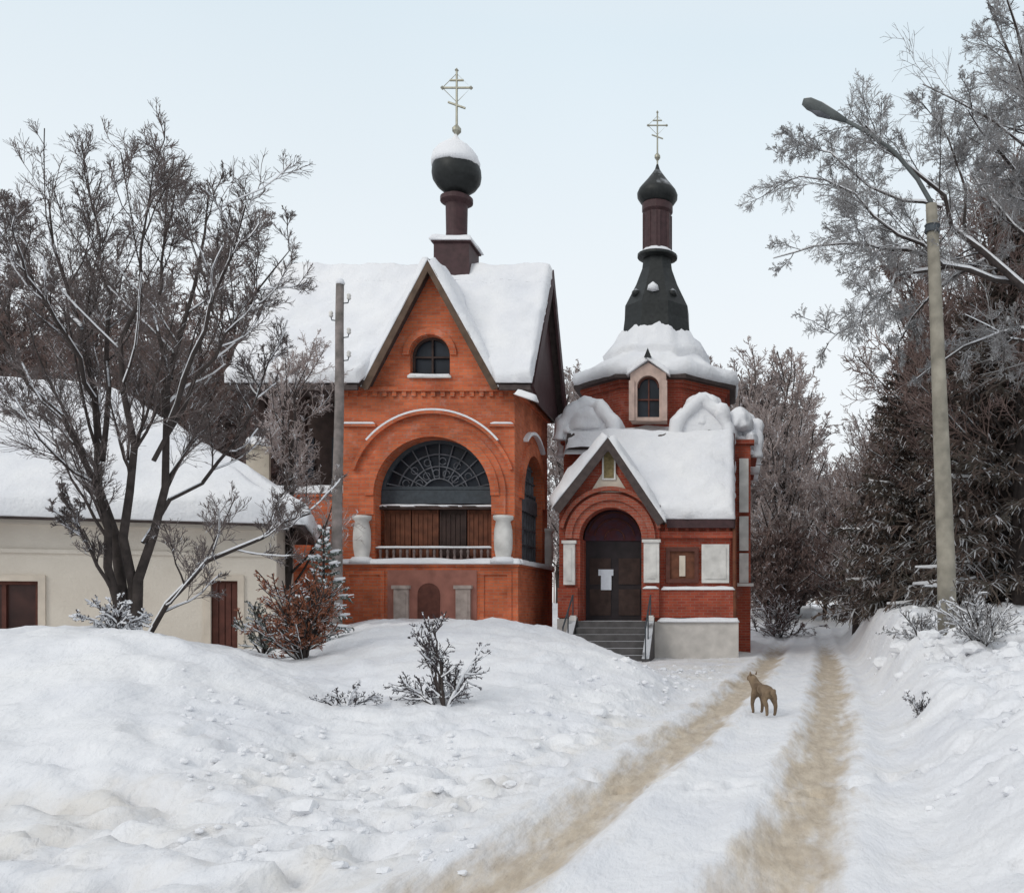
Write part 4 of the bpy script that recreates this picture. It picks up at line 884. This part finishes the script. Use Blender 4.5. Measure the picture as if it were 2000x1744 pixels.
# ------------------------------------------------------------------ poles
pyy = 20.5; pxx = U(656, pyy)
up = thing('utility_pole', 'weathered wooden utility pole with insulators standing before the left end of the brick chapel', 'pole', (pxx, pyy, gz(pxx, pyy) - .2))
z0 = gz(pxx, pyy) - .3; z1 = V(556, pyy)
g = MB(); n = 10; zs = np.linspace(z0, z1, n); g.tubes([[(pxx + .012 * math.sin(k * 1.3) + .1 * (z - z0) / (z1 - z0), pyy, z) for k, z in enumerate(zs)]], [np.linspace(.125, .085, n)], 12, True); g.build('pole', M['polewood'], up, True)
for vv_, sd in ((588, 1), (622, -1), (655, 1), (700, 1)):
    g = MB(); z = V(vv_, pyy); x = pxx + .09
    g.tubes([[(x, pyy, z - .06), (x + sd * .18, pyy, z - .04), (x + sd * .2, pyy, z + .05)]], [[.014] * 3], 5, True); hk = g.build('hook', M['iron'], up)
    g = MB(); g.lathe([(.03, z + .03), (.05, z + .06), (.035, z + .09), (.05, z + .12), (.03, z + .16)], x + sd * .2, pyy, 10); g.build('insulator', M['white'], hk, True)
g = MB(); g.lathe([(.09, z1), (.1, z1 + .04), (.07, z1 + .11), (.02, z1 + .14)], pxx + .1, pyy, 10); g.build('snow_cap', M['snow'], up, True)

ly = 18.0; lxx = U(1850, ly); lz0 = V(1256, ly)
lp = thing('street_lamp', 'tall concrete lamp post with angled arm and single lamp head above the road', 'street lamp', (lxx, ly, lz0))
g = MB(); g.tubes([[P(1851, 1300, ly), P(1848, 1100, ly), P(1836, 800, ly), P(1826, 550, ly), P(1819, 400, ly)]], [[.19, .18, .15, .125, .11]], 16, True); g.build('pole', M['concrete'], lp, True)
g = MB(); g.tubes([[P(1821, 440, ly), P(1818, 395, ly), P(1792, 350, ly), P(1748, 298, ly), P(1700, 262, ly), P(1645, 233, ly)]], [[.05, .05, .045, .04, .035, .035]], 8, True); g.build('arm', M['lampgrey'], lp, True)
g = MB(); g.tubes([[P(1652, 236, ly), P(1630, 226, ly), P(1600, 212, ly), P(1580, 203, ly), P(1568, 199, ly)]], [[.045, .085, .12, .115, .06]], 12, True); hd = g.build('lamp_head', M['lampgrey'], lp, True)
g = MB(); g.tubes([[P(1622, 229, ly), P(1600, 220, ly), P(1582, 211, ly)]], [[.05, .085, .05]], 10, True); g.build('lens', M['muntin'], hd, True)
g = MB(); g.tubes([[P(1640, 224, ly), P(1605, 207, ly), P(1575, 193, ly)]], [[.02, .07, .03]], 8, True); g.build('snow', M['snow'], hd, True)
g = MB(); g.lathe([(.15, 0), (.14, .12), (.15, .13), (.16, .14)], 0, 0, 12) ; g.v = [a + np.array([U(1821, ly), ly, V(455, ly)]) for a in g.v]; g.build('clamp', M['iron'], lp)

# ------------------------------------------------------------------ vegetation generators
def sprout(Pp, Rp, nc, L, ang, n, wob, up, t0=.25, rr=.6, rmin=.004, taper=.25, lenfall=.5, flat=0.):
    K, m, _ = Pp.shape
    t = rng.uniform(t0, 1, (K, nc)); 
    f = t * (m - 1); i = np.clip(f.astype(int), 0, m - 2); a = (f - i)[..., None]
    kk = np.arange(K)[:, None]
    p0 = Pp[kk, i] * (1 - a) + Pp[kk, i + 1] * a
    tg = Pp[kk, i + 1] - Pp[kk, i]; tg /= np.linalg.norm(tg, axis=2, keepdims=True) + 1e-9
    r0 = Rp[kk, i] * (1 - a[..., 0]) + Rp[kk, i + 1] * a[..., 0]
    rnd = rng.normal(size=(K, nc, 3)); rnd[..., 2] *= (1 - flat)
    pr = rnd - (rnd * tg).sum(2, keepdims=True) * tg; pr /= np.linalg.norm(pr, axis=2, keepdims=True) + 1e-9
    an = np.radians(rng.uniform(ang[0], ang[1], (K, nc, 1)))
    d = np.cos(an) * tg + np.sin(an) * pr
    pl = np.linalg.norm(Pp[:, -1] - Pp[:, 0], axis=1)[:, None]
    ln = (pl * rng.uniform(L[0], L[1], (K, nc)) * (1 - lenfall * t))
    d = d.reshape(-1, 3); p = p0.reshape(-1, 3); ln = ln.reshape(-1); out = [p]
    for s_ in range(n - 1):
        d = d + rng.normal(size=d.shape) * wob; d[:, 2] += up; d /= np.linalg.norm(d, axis=1, keepdims=True)
        p = p + d * (ln / (n - 1))[:, None]; out.append(p)
    Q = np.stack(out, 1); rs = np.maximum(r0.reshape(-1) * rr, rmin)
    Rq = rs[:, None] * np.linspace(1, taper, n)[None]; Rq = np.maximum(Rq, rmin * .7)
    return Q, Rq

def make_tree(name, stems, levels, mats, label, cat, loc, group=None, trunk_levels=1, snowbranch=None):
    """stems: list of (points (m,3) in world, r0, r1)"""
    root = thing(name, label, cat, loc, 0, group)
    tr = MB(); cr = MB(); PS = []; RS = []
    m = 10
    for pts, r0, r1 in stems:
        q_ = resample(pts, m); q_[1:-1] += rng.normal(size=(m - 2, 3)) * .02 * np.linalg.norm(q_[-1] - q_[0]) * .5
        PS.append(q_); RS.append(np.linspace(r0, r1, m))
    PS = np.array(PS); RS = np.array(RS); tr.tubes(PS, RS, 8)
    cp_, cr_ = PS, RS; allp = [(PS, RS)]
    for k, lv in enumerate(levels):
        cp_, cr_ = sprout(cp_, cr_, **lv); (tr if k < trunk_levels else cr).tubes(cp_, cr_, 5 if k < trunk_levels else 3); allp.append((cp_, cr_))
    cr.cuts = [len(cr.f)]; tn = len(tr.f)
    if snowbranch:
        for kk_, (pp_, rr_) in enumerate(allp[:snowbranch]):
            sn = tr if kk_ <= trunk_levels - 0 else cr
            dz = np.abs(pp_[:, 1:, 2] - pp_[:, :-1, 2]) / (np.linalg.norm(pp_[:, 1:] - pp_[:, :-1], axis=2) + 1e-9)
            s_ = dz.mean(1) < .8
            if s_.any():
                q_ = pp_[s_].copy(); r_ = rr_[s_]; q_[..., 2] += r_ * .9; sn.tubes(q_, r_ * .85 + .006, 5)
    tr.cuts = [tn]
    tr.build('trunk', None, root, True, [mats[0], M['snow']]); cr.build('crown', None, root, False, [mats[1], M['snow']])
    return root
def copy_tree(o, loc, rz, sc, label, group=None, sz=None):
    r = o.copy(); COL.objects.link(r); r.location = loc; r.rotation_euler = (0, 0, rz); r.scale = (sc, sc, sz or sc); r['label'] = label
    if group: r['group'] = group
    for c in o.children:
        d = c.copy(); COL.objects.link(d); d.parent = r
    return r

# big bare tree at left --------------------------------------------------------
TYD = 13.5
def st(pts, r0, r1, dy=0.0, b=0.0):
    n = len(pts); return ([P(u, v, TYD + dy * (i / (n - 1)) + b) for i, (u, v) in enumerate(pts)], r0 * .70, r1 * .8)
stems = [
 st([(238, 1245), (215, 1080), (190, 950), (150, 860), (100, 770), (30, 690), (-30, 600)], .10, .02, -1),
 st([(250, 1245), (230, 1050), (200, 900), (180, 760), (150, 600), (110, 470), (95, 390)], .12, .014, .8),
 st([(258, 1245), (250, 1050), (252, 900), (240, 750), (255, 600), (278, 470), (295, 370)], .11, .013, -.6),
 st([(266, 1245), (280, 1080), (312, 1000), (325, 850), (340, 700), (380, 540), (395, 430), (408, 370)], .11, .013, .6),
 st([(280, 1060), (330, 980), (400, 930), (455, 880), (500, 790), (530, 690)], .055, .012, 1.4),
 st([(205, 1000), (140, 900), (60, 830), (-20, 760)], .05, .014, .8),
 st([(262, 1330), (300, 1222), (350, 1150), (420, 1100), (500, 1055), (560, 1025), (606, 1002)], .06, .02, -.6),
 st([(235, 1180), (190, 1100), (150, 1020), (120, 960)], .045, .014, -1),
 st([(200, 900), (205, 720), (200, 560), (192, 440), (198, 350)], .06, .012, 1.5),
 st([(330, 830), (400, 650), (450, 500), (480, 400)], .05, .012, -1.2),
 st([(160, 640), (80, 560), (10, 480), (-30, 410)], .045, .012, 1),
 st([(300, 900), (390, 740), (470, 620), (530, 540), (565, 490)], .05, .010, 1.0),
 st([(185, 780), (120, 640), (50, 540), (20, 420)], .05, .012, -1.5),
 st([(335, 740), (300, 600), (330, 450), (350, 340)], .045, .012, 1.2)]
bx, by = U(250, TYD), TYD
make_tree('bare_tree', stems, [
    dict(nc=12, L=(.22, .44), ang=(22, 55), n=6, wob=.12, up=.13, t0=.28, rr=.5, rmin=.011),
    dict(nc=8, L=(.32, .6), ang=(22, 55), n=5, wob=.12, up=.10, t0=.12, rr=.55, rmin=.007),
    dict(nc=7, L=(.45, .8), ang=(22, 50), n=4, wob=.12, up=.07, t0=.12, rr=.6, rmin=.0048),
    dict(nc=4, L=(.5, .9), ang=(22, 50), n=3, wob=.1, up=.05, t0=.2, rr=.7, rmin=.0038)],
    (M['bark'], M['twig']), 'large many stemmed bare tree rising from the snowbank in front of the pale house', 'tree', (bx, by, gz(bx, by) - .1), snowbranch=2)

# general bare trees for the background ------------------------------------------
def bare(name, H, label, loc, mt, spread=1.0, rmin=.012, trunks=1, group=None, up=.12, dens=1.0):
    loc = np.array(loc, float); stems = []
    for k in range(trunks):
        a = rng.uniform(0, 6.28); sp = (.12 if trunks > 1 else .03) * H * spread
        pts = [loc + np.array([0, 0, -.3])] + [loc + np.array([math.cos(a) * sp * t ** 1.3, math.sin(a) * sp * t ** 1.3, H * t * .93]) for t in (.2, .4, .6, .8, 1)]
        stems.append((pts, H * .016, H * .003))
    return make_tree(name, stems, [
        dict(nc=int(22 * dens), L=(.34 * spread, .62 * spread), ang=(25, 60), n=7, wob=.12, up=up, t0=.14, rr=.45, rmin=rmin * 2, lenfall=.5),
        dict(nc=10, L=(.3, .6), ang=(25, 60), n=5, wob=.14, up=.08, t0=.1, rr=.5, rmin=rmin * 1.3),
        dict(nc=7, L=(.35, .65), ang=(25, 60), n=4, wob=.14, up=.04, t0=.1, rr=.6, rmin=rmin),
        dict(nc=4, L=(.4, .8), ang=(25, 60), n=3, wob=.1, up=.02, t0=.1, rr=.7, rmin=rmin * .8)],
        (M['bark'], mt), label, 'tree', loc, group)
GL = 'bare trees in a row behind the pale house'
def gloc(u, y): x = U(u, y); return (x, y, float(ground_z(x, y)) - .1)
tA = bare('background_tree', 13.2, 'brown bare tree behind the pale house, second from the left edge', gloc(110, 36), M['twig_brown'], 1.0, .017, 2, GL)
tB = bare('background_tree', 13.0, 'dense brown bare tree touching the left end of the chapel roof', gloc(400, 37), M['twig_brown'], .95, .017, 2, GL)
for i, (src, u, y, rz, sc, lab) in enumerate((
    (tB, -60, 35, 1.2, .95, 'brown bare tree behind the pale house at the left edge of the photo'),
    (tA, 250, 38, 2.1, 1.0, 'brown bare tree behind the middle of the big foreground tree'),
    (tA, 330, 33, 4.0, .80, 'shorter brown bare tree just behind the pale house chimney'),
    (tB, 480, 41, 3.0, .92, 'brown bare tree farthest back beside the chapel roof'),
    (tA, 560, 40, 5.2, .98, 'faint bare tree whose top shows above the chapel ridge at left'),
    (tB, 30, 42, 5.5, 1.0, 'brown bare tree farthest back near the left edge'),
    (tB, 150, 40, 2.9, 1.02, 'tall brown bare tree in the back row above the pale house'),
    (tA, 350, 42, 0.9, 1.0, 'tall brown bare tree in the back row left of the chapel roof'),
    (tB, 520, 35.5, 1.7, .62, 'short dense bare tree under the left eave of the chapel'),
    (tA, 190, 31.5, 0.3, .74, 'low brown bare tree behind the left chimney of the pale house'),
    (tB, 430, 33.5, 2.4, .74, 'low brown bare tree close behind the left end of the chapel'))):
    copy_tree(src, gloc(u, y), rz, sc, lab, GL)
# slim pale tree in front of the chapel roof, left
bare('slim_tree', 6.4, 'slim bare young tree standing against the white roof left of the utility pole', gloc(560, 22.5), M['twig_far'], .8, .007, 2, None, .16, .7)

GR = 'bare trees down the road behind the church'
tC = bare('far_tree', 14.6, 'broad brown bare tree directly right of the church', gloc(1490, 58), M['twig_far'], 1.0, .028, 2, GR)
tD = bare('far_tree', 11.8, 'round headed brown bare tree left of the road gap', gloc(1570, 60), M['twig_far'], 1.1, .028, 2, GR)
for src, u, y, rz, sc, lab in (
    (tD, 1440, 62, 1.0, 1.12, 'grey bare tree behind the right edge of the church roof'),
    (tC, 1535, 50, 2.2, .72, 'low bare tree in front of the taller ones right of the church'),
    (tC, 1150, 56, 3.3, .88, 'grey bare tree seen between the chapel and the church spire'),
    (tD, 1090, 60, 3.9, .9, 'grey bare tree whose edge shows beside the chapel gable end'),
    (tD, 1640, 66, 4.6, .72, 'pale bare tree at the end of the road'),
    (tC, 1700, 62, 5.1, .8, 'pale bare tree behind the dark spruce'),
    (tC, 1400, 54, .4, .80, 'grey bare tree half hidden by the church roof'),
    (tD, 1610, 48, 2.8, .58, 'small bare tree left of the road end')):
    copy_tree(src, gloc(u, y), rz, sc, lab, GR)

GB = 'brown bushes along the edge of the woods'
hb = None
for k, (u, y, sc, lab) in enumerate(((1500, 47, 1.0, 'brown bush at the wood edge nearest the church'), (1560, 50, .9, 'brown bush under the far bare trees, left of the road end'), (1612, 54, .9, 'small brown bush left of where the road vanishes'), (1672, 46, 1.0, 'brown bush just right of where the road vanishes'), (1722, 42, .95, 'brown bush in front of the shortest spruce'), (1790, 37, .9, 'brown bush at the foot of the spruces left of the lamp post'), (1900, 30, .85, 'brown bush behind the foot of the lamp post'), (1985, 27, .9, 'brown bush at the right edge under the spruces'))):
    if hb is None: hb = bare('thicket_bush', 3.4, lab, gloc(u, y), M['twig_brown'], 1.9, .017, 5, GB)
    else: copy_tree(hb, gloc(u, y), k * 1.3, sc, lab, GB)

# frosted tree at right, trunk outside the frame -----------------------------------
TR = 19.4
def sr_(pts, r0, r1, ya=0., yb=0.):
    n = len(pts); return ([P(u, v, TR + ya + (yb - ya) * i / (n - 1)) for i, (u, v) in enumerate(pts)], r0 * .8, r1 * .7)
stems = [
 sr_([(2130, 1320), (2128, 1000), (2115, 600), (2100, 300), (2090, 0), (2060, -250)], .30, .05),
 sr_([(2118, 640), (2000, 560), (1900, 480), (1840, 405), (1740, 290), (1690, 245)], .12, .018, 0, -1.2),
 sr_([(1990, 553), (1860, 522), (1800, 480), (1650, 372), (1560, 345)], .07, .014, 0, -1.8),
 sr_([(1900, 530), (1800, 498), (1700, 472), (1600, 482), (1510, 505)], .06, .012, -.2, .8),
 sr_([(1860, 518), (1760, 540), (1700, 590), (1660, 640), (1615, 672)], .055, .012, -.3, -2),
 sr_([(2100, 420), (2040, 260), (1970, 120), (1930, 10)], .10, .02, 0, 1.5),
 sr_([(1890, 470), (1880, 350), (1850, 260), (1800, 200)], .05, .012, 0, 1),
 sr_([(2110, 520), (2020, 390), (1960, 300), (1890, 215)], .09, .015, 0, -2),
 sr_([(2110, 660), (1980, 640), (1880, 680), (1790, 740)], .07, .012, 0, 1.8),
 sr_([(2100, 300), (2000, 120), (1960, -20)], .08, .02, 0, -1.5),
 sr_([(1930, 505), (1840, 560), (1780, 620), (1740, 700)], .05, .012, 0, 1.2),
 sr_([(1840, 405), (1720, 380), (1620, 300), (1560, 280)], .04, .012, -.8, .2),
 sr_([(2112, 560), (1960, 420), (1900, 330), (1880, 270)], .07, .012, 0, .8)]
make_tree('frosted_tree', stems, [
    dict(nc=14, L=(.22, .42), ang=(25, 65), n=6, wob=.13, up=.0, t0=.3, rr=.45, rmin=.011),
    dict(nc=10, L=(.3, .62), ang=(25, 60), n=5, wob=.13, up=-.02, t0=.1, rr=.55, rmin=.008),
    dict(nc=8, L=(.45, .8), ang=(25, 60), n=4, wob=.12, up=-.02, t0=.1, rr=.6, rmin=.006),
    dict(nc=4, L=(.4, .8), ang=(25, 55), n=3, wob=.1, up=-.02, t0=.1, rr=.7, rmin=.005)],
    (M['bark'], M['twig_frost']), 'large frost covered bare tree reaching in from the right edge behind the lamp', 'tree', gloc(2130, TR), snowbranch=1)

# spruces ---------------------------------------------------------------------------
def spruce(name, H, Rm, label, loc, mt, group=None, nb=9, gap=.42, tw=22, rt=.03, cat='spruce', z0f=.06, snow_p=.3):
    loc = np.array(loc, float); root = thing(name, label, cat, loc, 0, group)
    t = MB(); t.tubes([[loc + (0, 0, -.3), loc + (0, 0, H * .5), loc + (0, 0, H)]], [[H * .018, H * .011, .015]], 8); t.build('trunk', M['bark'], root, True)
    z = H * z0f; PS = []; RS = []
    while z < H * .985:
        f = 1 - z / H; Lb = Rm * (f ** .8) * rng.uniform(.85, 1.1) + .06
        for k in range(max(4, int(nb * (.5 + .6 * f)))):
            a = rng.uniform(0, 6.283); L_ = Lb * rng.uniform(.7, 1.12); s_ = np.linspace(0, 1, 6); dr = .32 * f + .05
            zz = z + L_ * (.1 * s_ * (1 - f) * 2 - dr * s_ ** 1.3 + .16 * s_ ** 3) + rng.uniform(-.1, .1) * gap
            PS.append(loc + np.stack([np.cos(a) * L_ * s_, np.sin(a) * L_ * s_, zz], 1)); RS.append(np.linspace(.02 + .008 * Lb, .008, 6))
        z += gap * (.35 + .75 * f)
    PS = np.array(PS); RS = np.array(RS); c = MB(); c.tubes(PS, RS, 3)
    Q, q_ = sprout(PS, RS, nc=tw, L=(.16, .34), ang=(40, 75), n=3, wob=.08, up=-.22, t0=.08, rr=1, rmin=.01, lenfall=.45, flat=.75)
    q_ = np.tile(np.array([rt, rt * .9, rt * .3]), (len(Q), 1)); c.tubes(Q, q_, 3)
    Q2, q2 = sprout(Q, q_, nc=2, L=(.5, .8), ang=(30, 60), n=2, wob=.05, up=-.3, t0=.2, rr=1, rmin=.01, flat=.5); c.tubes(Q2, np.tile(np.array([rt * .8, rt * .3]), (len(Q2), 1)), 3)
    c.cuts = [len(c.f)]; sn = c; s_ = rng.random(len(PS)) < snow_p; q_ = PS[s_][:, 2:].copy(); q_[..., 2] += .05
    w_ = rng.uniform(.03, .075, (len(q_), 1)) * np.array([[.6, 1., 1., .5]]) * min(1.2, .45 + H * .05); 
    if len(q_): sn.tubes(q_, w_, 6)
    c.build('crown', None, root, False, [mt, M['snow']])
    return root
GS = 'dark spruces on the right side of the road'
sp1 = spruce('spruce', 8.6, 3.0, 'dark spruce with snowy boughs just left of the lamp post', gloc(1772, 30), M['needle'], GS, nb=12, gap=.34, tw=28, snow_p=.1)
sp2 = spruce('spruce', 11.5, 3.6, 'tallest dark spruce at the right edge behind the lamp post', gloc(1965, 25), M['needle'], GS, nb=12, gap=.38, tw=26, snow_p=.1)
for src, u, y, rz, sc, lab in (
    (sp1, 1880, 33, 2.0, 1.25, 'dark spruce directly behind the lamp post'),
    (sp2, 2090, 28, 1.1, 1.05, 'dark spruce partly cut by the right edge of the photo'),
    (sp1, 1715, 38, 4.1, .88, 'short spruce nearest the end of the road'),
    (sp2, 1830, 42, 2.9, 1.1, 'tall spruce farthest back behind the lamp post')):
    copy_tree(src, gloc(u, y), rz, sc, lab, GS)
# brown bare tree mixed with the spruces at far right
GQ = 'brown bare trees among the spruces'
tE = bare('roadside_tree', 11.5, 'dense reddish brown bare tree between the spruces at the right edge', gloc(1990, 24), M['twig_brown'], .95, .014, 2, GQ)
for u, y, rz, sc, lab in ((1890, 29, 1.5, .95, 'brown bare tree right behind the lamp post'), (1800, 36, 3.2, .85, 'brown bare tree farther back left of the lamp post'), (2060, 27, 4.4, 1.1, 'brown bare tree cut by the right edge of the photo'), (1930, 34, 5.0, 1.15, 'tall brown bare tree in the back row right of the lamp post')):
    copy_tree(tE, gloc(u, y), rz, sc, lab, GQ)
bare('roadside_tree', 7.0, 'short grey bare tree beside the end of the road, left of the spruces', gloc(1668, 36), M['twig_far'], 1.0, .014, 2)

# small plants ------------------------------------------------------------------------
def shrub(name, H, W_, n, label, loc, mt, rmin=.006, cat='shrub', up=.05, ang=(15, 60), snow=2):
    loc = np.array(loc, float); stems = []
    for k in range(n):
        a = rng.uniform(0, 6.283); l = R(rng.uniform(*ang)); d = np.array([math.cos(a) * math.sin(l) * W_, math.sin(a) * math.sin(l) * W_, math.cos(l) * H])
        stems.append(([loc + (0, 0, -.1), loc + d * .5 + (0, 0, .03), loc + d * (1 + rng.uniform(-.15, .15))], .018, .007))
    return make_tree(name, stems, [dict(nc=9, L=(.25, .5), ang=(25, 60), n=4, wob=.15, up=up, t0=.15, rr=.6, rmin=rmin * 1.3), dict(nc=6, L=(.3, .6), ang=(25, 60), n=3, wob=.15, up=0, t0=.1, rr=.6, rmin=rmin), dict(nc=4, L=(.3, .6), ang=(25, 60), n=3, wob=.15, up=0, t0=.1, rr=.7, rmin=rmin * .8)],
        (M['bark'], mt), label, cat, loc, snowbranch=snow)
def gl2(u, y): x = U(u, y); return (x, y, gz(x, y))
shrub('undergrowth', .55, .42, 10, 'snow clotted twigs crowding the foot of the big bare tree', gl2(225, 12.6), M['needle_bush'], .009, ang=(10, 75), snow=3)
shrub('bare_shrub', .95, .75, 12, 'dark twiggy shrub poking out of the snow in front of the chapel', gl2(870, 11.0), M['needle_bush'], .007, ang=(20, 85))
shrub('rusty_shrub', 1.25, .95, 24, 'rust coloured leafy shrub beside the end wall of the pale house', gl2(590, 15.0), M['twig_rust'], .010, ang=(8, 65), snow=1)
spruce('garden_spruce', 2.3, .7, 'small grey green spruce between the rusty shrub and the utility pole', gl2(632, 18.0), M['needle_grey'], None, 8, .2, 14, .018, snow_p=.5)
shrub('low_twigs', .35, .4, 7, 'few low twigs sticking out of the snow left of the dark shrub', gl2(672, 10.8), M['needle_bush'], .005, ang=(30, 90))
shrub('roadside_bush', .9, 1.0, 14, 'snow loaded grey bush at the foot of the lamp post', gl2(1915, 15.2), M['twig_frost'], .008, ang=(10, 80))
shrub('low_bush', .55, .7, 9, 'low snowy bush left of the lamp post foot', gl2(1800, 17.4), M['twig_frost'], .008, ang=(20, 85))
shrub('dark_bush', 1.9, 2.2, 16, 'dark brown round bush beyond the church beside the road', gl2(1525, 40), M['twig_brown'], .02, ang=(10, 80))
shrub('verge_twigs', .3, .35, 6, 'tiny dry twigs in the snow between road and lamp post', gl2(1800, 11.5), M['needle_bush'], .004, ang=(20, 85))
shrub('house_shrub', .8, .6, 9, 'grey green bush against the pale house wall beside its brown door', gl2(515, 16.0), M['needle_grey'], .008, ang=(10, 70))

# far woods closing the horizon (one mass nobody could count)
fw = MB()
K = 520
ang = rng.uniform(-75, 75, K); rad = rng.uniform(95, 190, K); bx_ = np.sin(np.radians(ang)) * rad; by_ = np.cos(np.radians(ang)) * rad + 10
bz_ = ground_z(bx_, by_) - .2; Hh = rng.uniform(7, 12, K)
tt_ = np.linspace(0, 1, 4)
PS = np.stack([bx_[:, None] + 0 * tt_, by_[:, None] + 0 * tt_, bz_[:, None] + Hh[:, None] * tt_], 2); RS = np.tile(np.linspace(.16, .04, 4), (K, 1))
fw.tubes(PS, RS, 3); Q, q_ = sprout(PS, RS, nc=9, L=(.25, .5), ang=(25, 65), n=4, wob=.12, up=.1, t0=.2, rr=.5, rmin=.05); fw.tubes(Q, q_, 3)
Q, q_ = sprout(Q, q_, nc=6, L=(.4, .8), ang=(25, 65), n=3, wob=.12, up=.05, t0=.1, rr=.6, rmin=.035); fw.tubes(Q, q_, 3)
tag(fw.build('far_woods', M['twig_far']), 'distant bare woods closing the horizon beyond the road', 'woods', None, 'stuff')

# ------------------------------------------------------------------ snow clods thrown up by the plough
def clods(name, pts, label):
    g = MB()
    for x, y, s_ in pts:
        bmm = bmesh.new(); bmesh.ops.create_icosphere(bmm, subdivisions=2, radius=1)
        bmesh.ops.triangulate(bmm, faces=bmm.faces)
        v = np.array([q_.co[:] for q_ in bmm.verts]); f = [[w_.index for w_ in fc_.verts] for fc_ in bmm.faces]; bmm.free()
        sd = rng.uniform(0, 50); r_ = .6 + .8 * fbm(v[:, 0] * 2.2 + sd, v[:, 1] * 2.2 + v[:, 2] * 2.4 + sd, 3)
        v = v * r_[:, None] * np.array([1.1, 1, .7]) * s_
        g.add(v + np.array([x, y, gz(x, y) + s_ * .1]), f)
    return tag(g.build(name, M['ground'], None, False), label, 'snow', None, 'stuff')
pts = []
for k in range(300):
    y = rng.uniform(6, 24); side = rng.random() < .5; c = float(track(y)) + .85
    x = c + rng.uniform(1.7, 4.2) if side else c - rng.uniform(1.7, 3.2); pts.append((x, y, rng.uniform(.012, .055) * (1 + .9 * (rng.random() < .12))))
for k in range(200):
    y = rng.uniform(5.5, 10); x = U(rng.uniform(350, 950), y); pts.append((x, y, rng.uniform(.01, .045)))
for k in range(34):
    y = rng.uniform(15, 22); x = U(rng.uniform(1700, 1990), y); pts.append((x, y, rng.uniform(.08, .25)))
clods('snow_clods', pts, 'loose clods of ploughed snow scattered along the road edges')

# ------------------------------------------------------------------ dog
def skin(name, verts, edges, radii, m, parent, loc, rz, root=0, sub=2):
    me = bpy.data.meshes.new(name); me.from_pydata(verts, edges, []); o = bpy.data.objects.new(name, me); COL.objects.link(o)
    sm = o.modifiers.new('s', 'SKIN'); sm.use_smooth_shade = True
    for i, v in enumerate(me.skin_vertices[0].data): v.radius = radii[i] if isinstance(radii[i], tuple) else (radii[i], radii[i]); v.use_root = (i == root)
    o.modifiers.new('u', 'SUBSURF').render_levels = sub; o.modifiers['u'].levels = sub
    bpy.context.view_layer.update()
    dg = bpy.context.evaluated_depsgraph_get(); me2 = bpy.data.meshes.new_from_object(o.evaluated_get(dg)); bpy.data.objects.remove(o)
    
    if name == 'body':
        n_ = len(me2.vertices); c_ = np.zeros(n_ * 3); me2.vertices.foreach_get('co', c_); c_ = c_.reshape(-1, 3)
        k_ = fbm(c_[:, 0] * 38 + c_[:, 2] * 20, c_[:, 1] * 24 + c_[:, 2] * 30, 3) - .5
        nn_ = np.zeros(n_ * 3); me2.vertices.foreach_get('normal', nn_); nn_ = nn_.reshape(-1, 3)
        c_ += nn_ * (k_ * .012 * np.clip(c_[:, 2] / .4, .2, 1))[:, None]; me2.vertices.foreach_set('co', c_.ravel().astype(np.float32))
    me2.materials.clear(); me2.materials.append(m); me2.polygons.foreach_set('use_smooth', [True] * len(me2.polygons))
    o = bpy.data.objects.new(name, me2); COL.objects.link(o); o.location = loc; o.rotation_euler = (0, 0, rz)
    if parent: o.parent = parent
    return o
dY = 13.3; dX = U(1490, dY); dz = gz(dX, dY)
DV = [(0, 0, .42), (0, .20, .43), (0, -.24, .43), (0, .32, .50), (0, .42, .60), (0, .50, .60), (0, .60, .565),
      (0, -.36, .43), (0, -.45, .36), (0, -.50, .26),
      (.09, .21, .27), (.085, .19, .16), (.085, .21, .03), (.085, .25, .02), (-.09, .21, .27), (-.085, .25, .16), (-.085, .20, .03), (-.085, .24, .02),
      (.095, -.23, .28), (.09, -.31, .17), (.09, -.28, .03), (.09, -.24, .02), (-.095, -.23, .28), (-.09, -.33, .18), (-.09, -.35, .04), (-.09, -.31, .03)]
DE = [(0, 1), (0, 2), (1, 3), (3, 4), (4, 5), (5, 6), (2, 7), (7, 8), (8, 9), (1, 10), (10, 11), (11, 12), (12, 13), (1, 14), (14, 15), (15, 16), (16, 17),
      (2, 18), (18, 19), (19, 20), (20, 21), (2, 22), (22, 23), (23, 24), (24, 25)]
DR = [.105, (.115, .135), .11, .09, .085, .065, .035, .045, .045, .022, .048, .033, .027, .026, .048, .033, .027, .026, .058, .036, .027, .026, .058, .036, .027, .026]
dog = thing('dog', 'medium brown dog walking up the left wheel track towards the church', 'dog', (dX, dY, dz), R(24))
dog.scale = (.84, .84, .84)
skin('body', DV, DE, DR, M['fur'], dog, (0, 0, 0), 0)
for sx in (-1, 1):
    g = MB(); g.add([(sx * .03, .38, .665), (sx * .075, .40, .65), (sx * .07, .375, .735), (sx * .045, .42, .66), (sx * .05, .36, .66)], [(0, 1, 2), (1, 3, 2), (0, 2, 3), (0, 4, 2), (1, 2, 4), (0, 3, 1, 4)]); g.build('ear', M['fur'], dog, True)
S.render.engine = 'CYCLES'
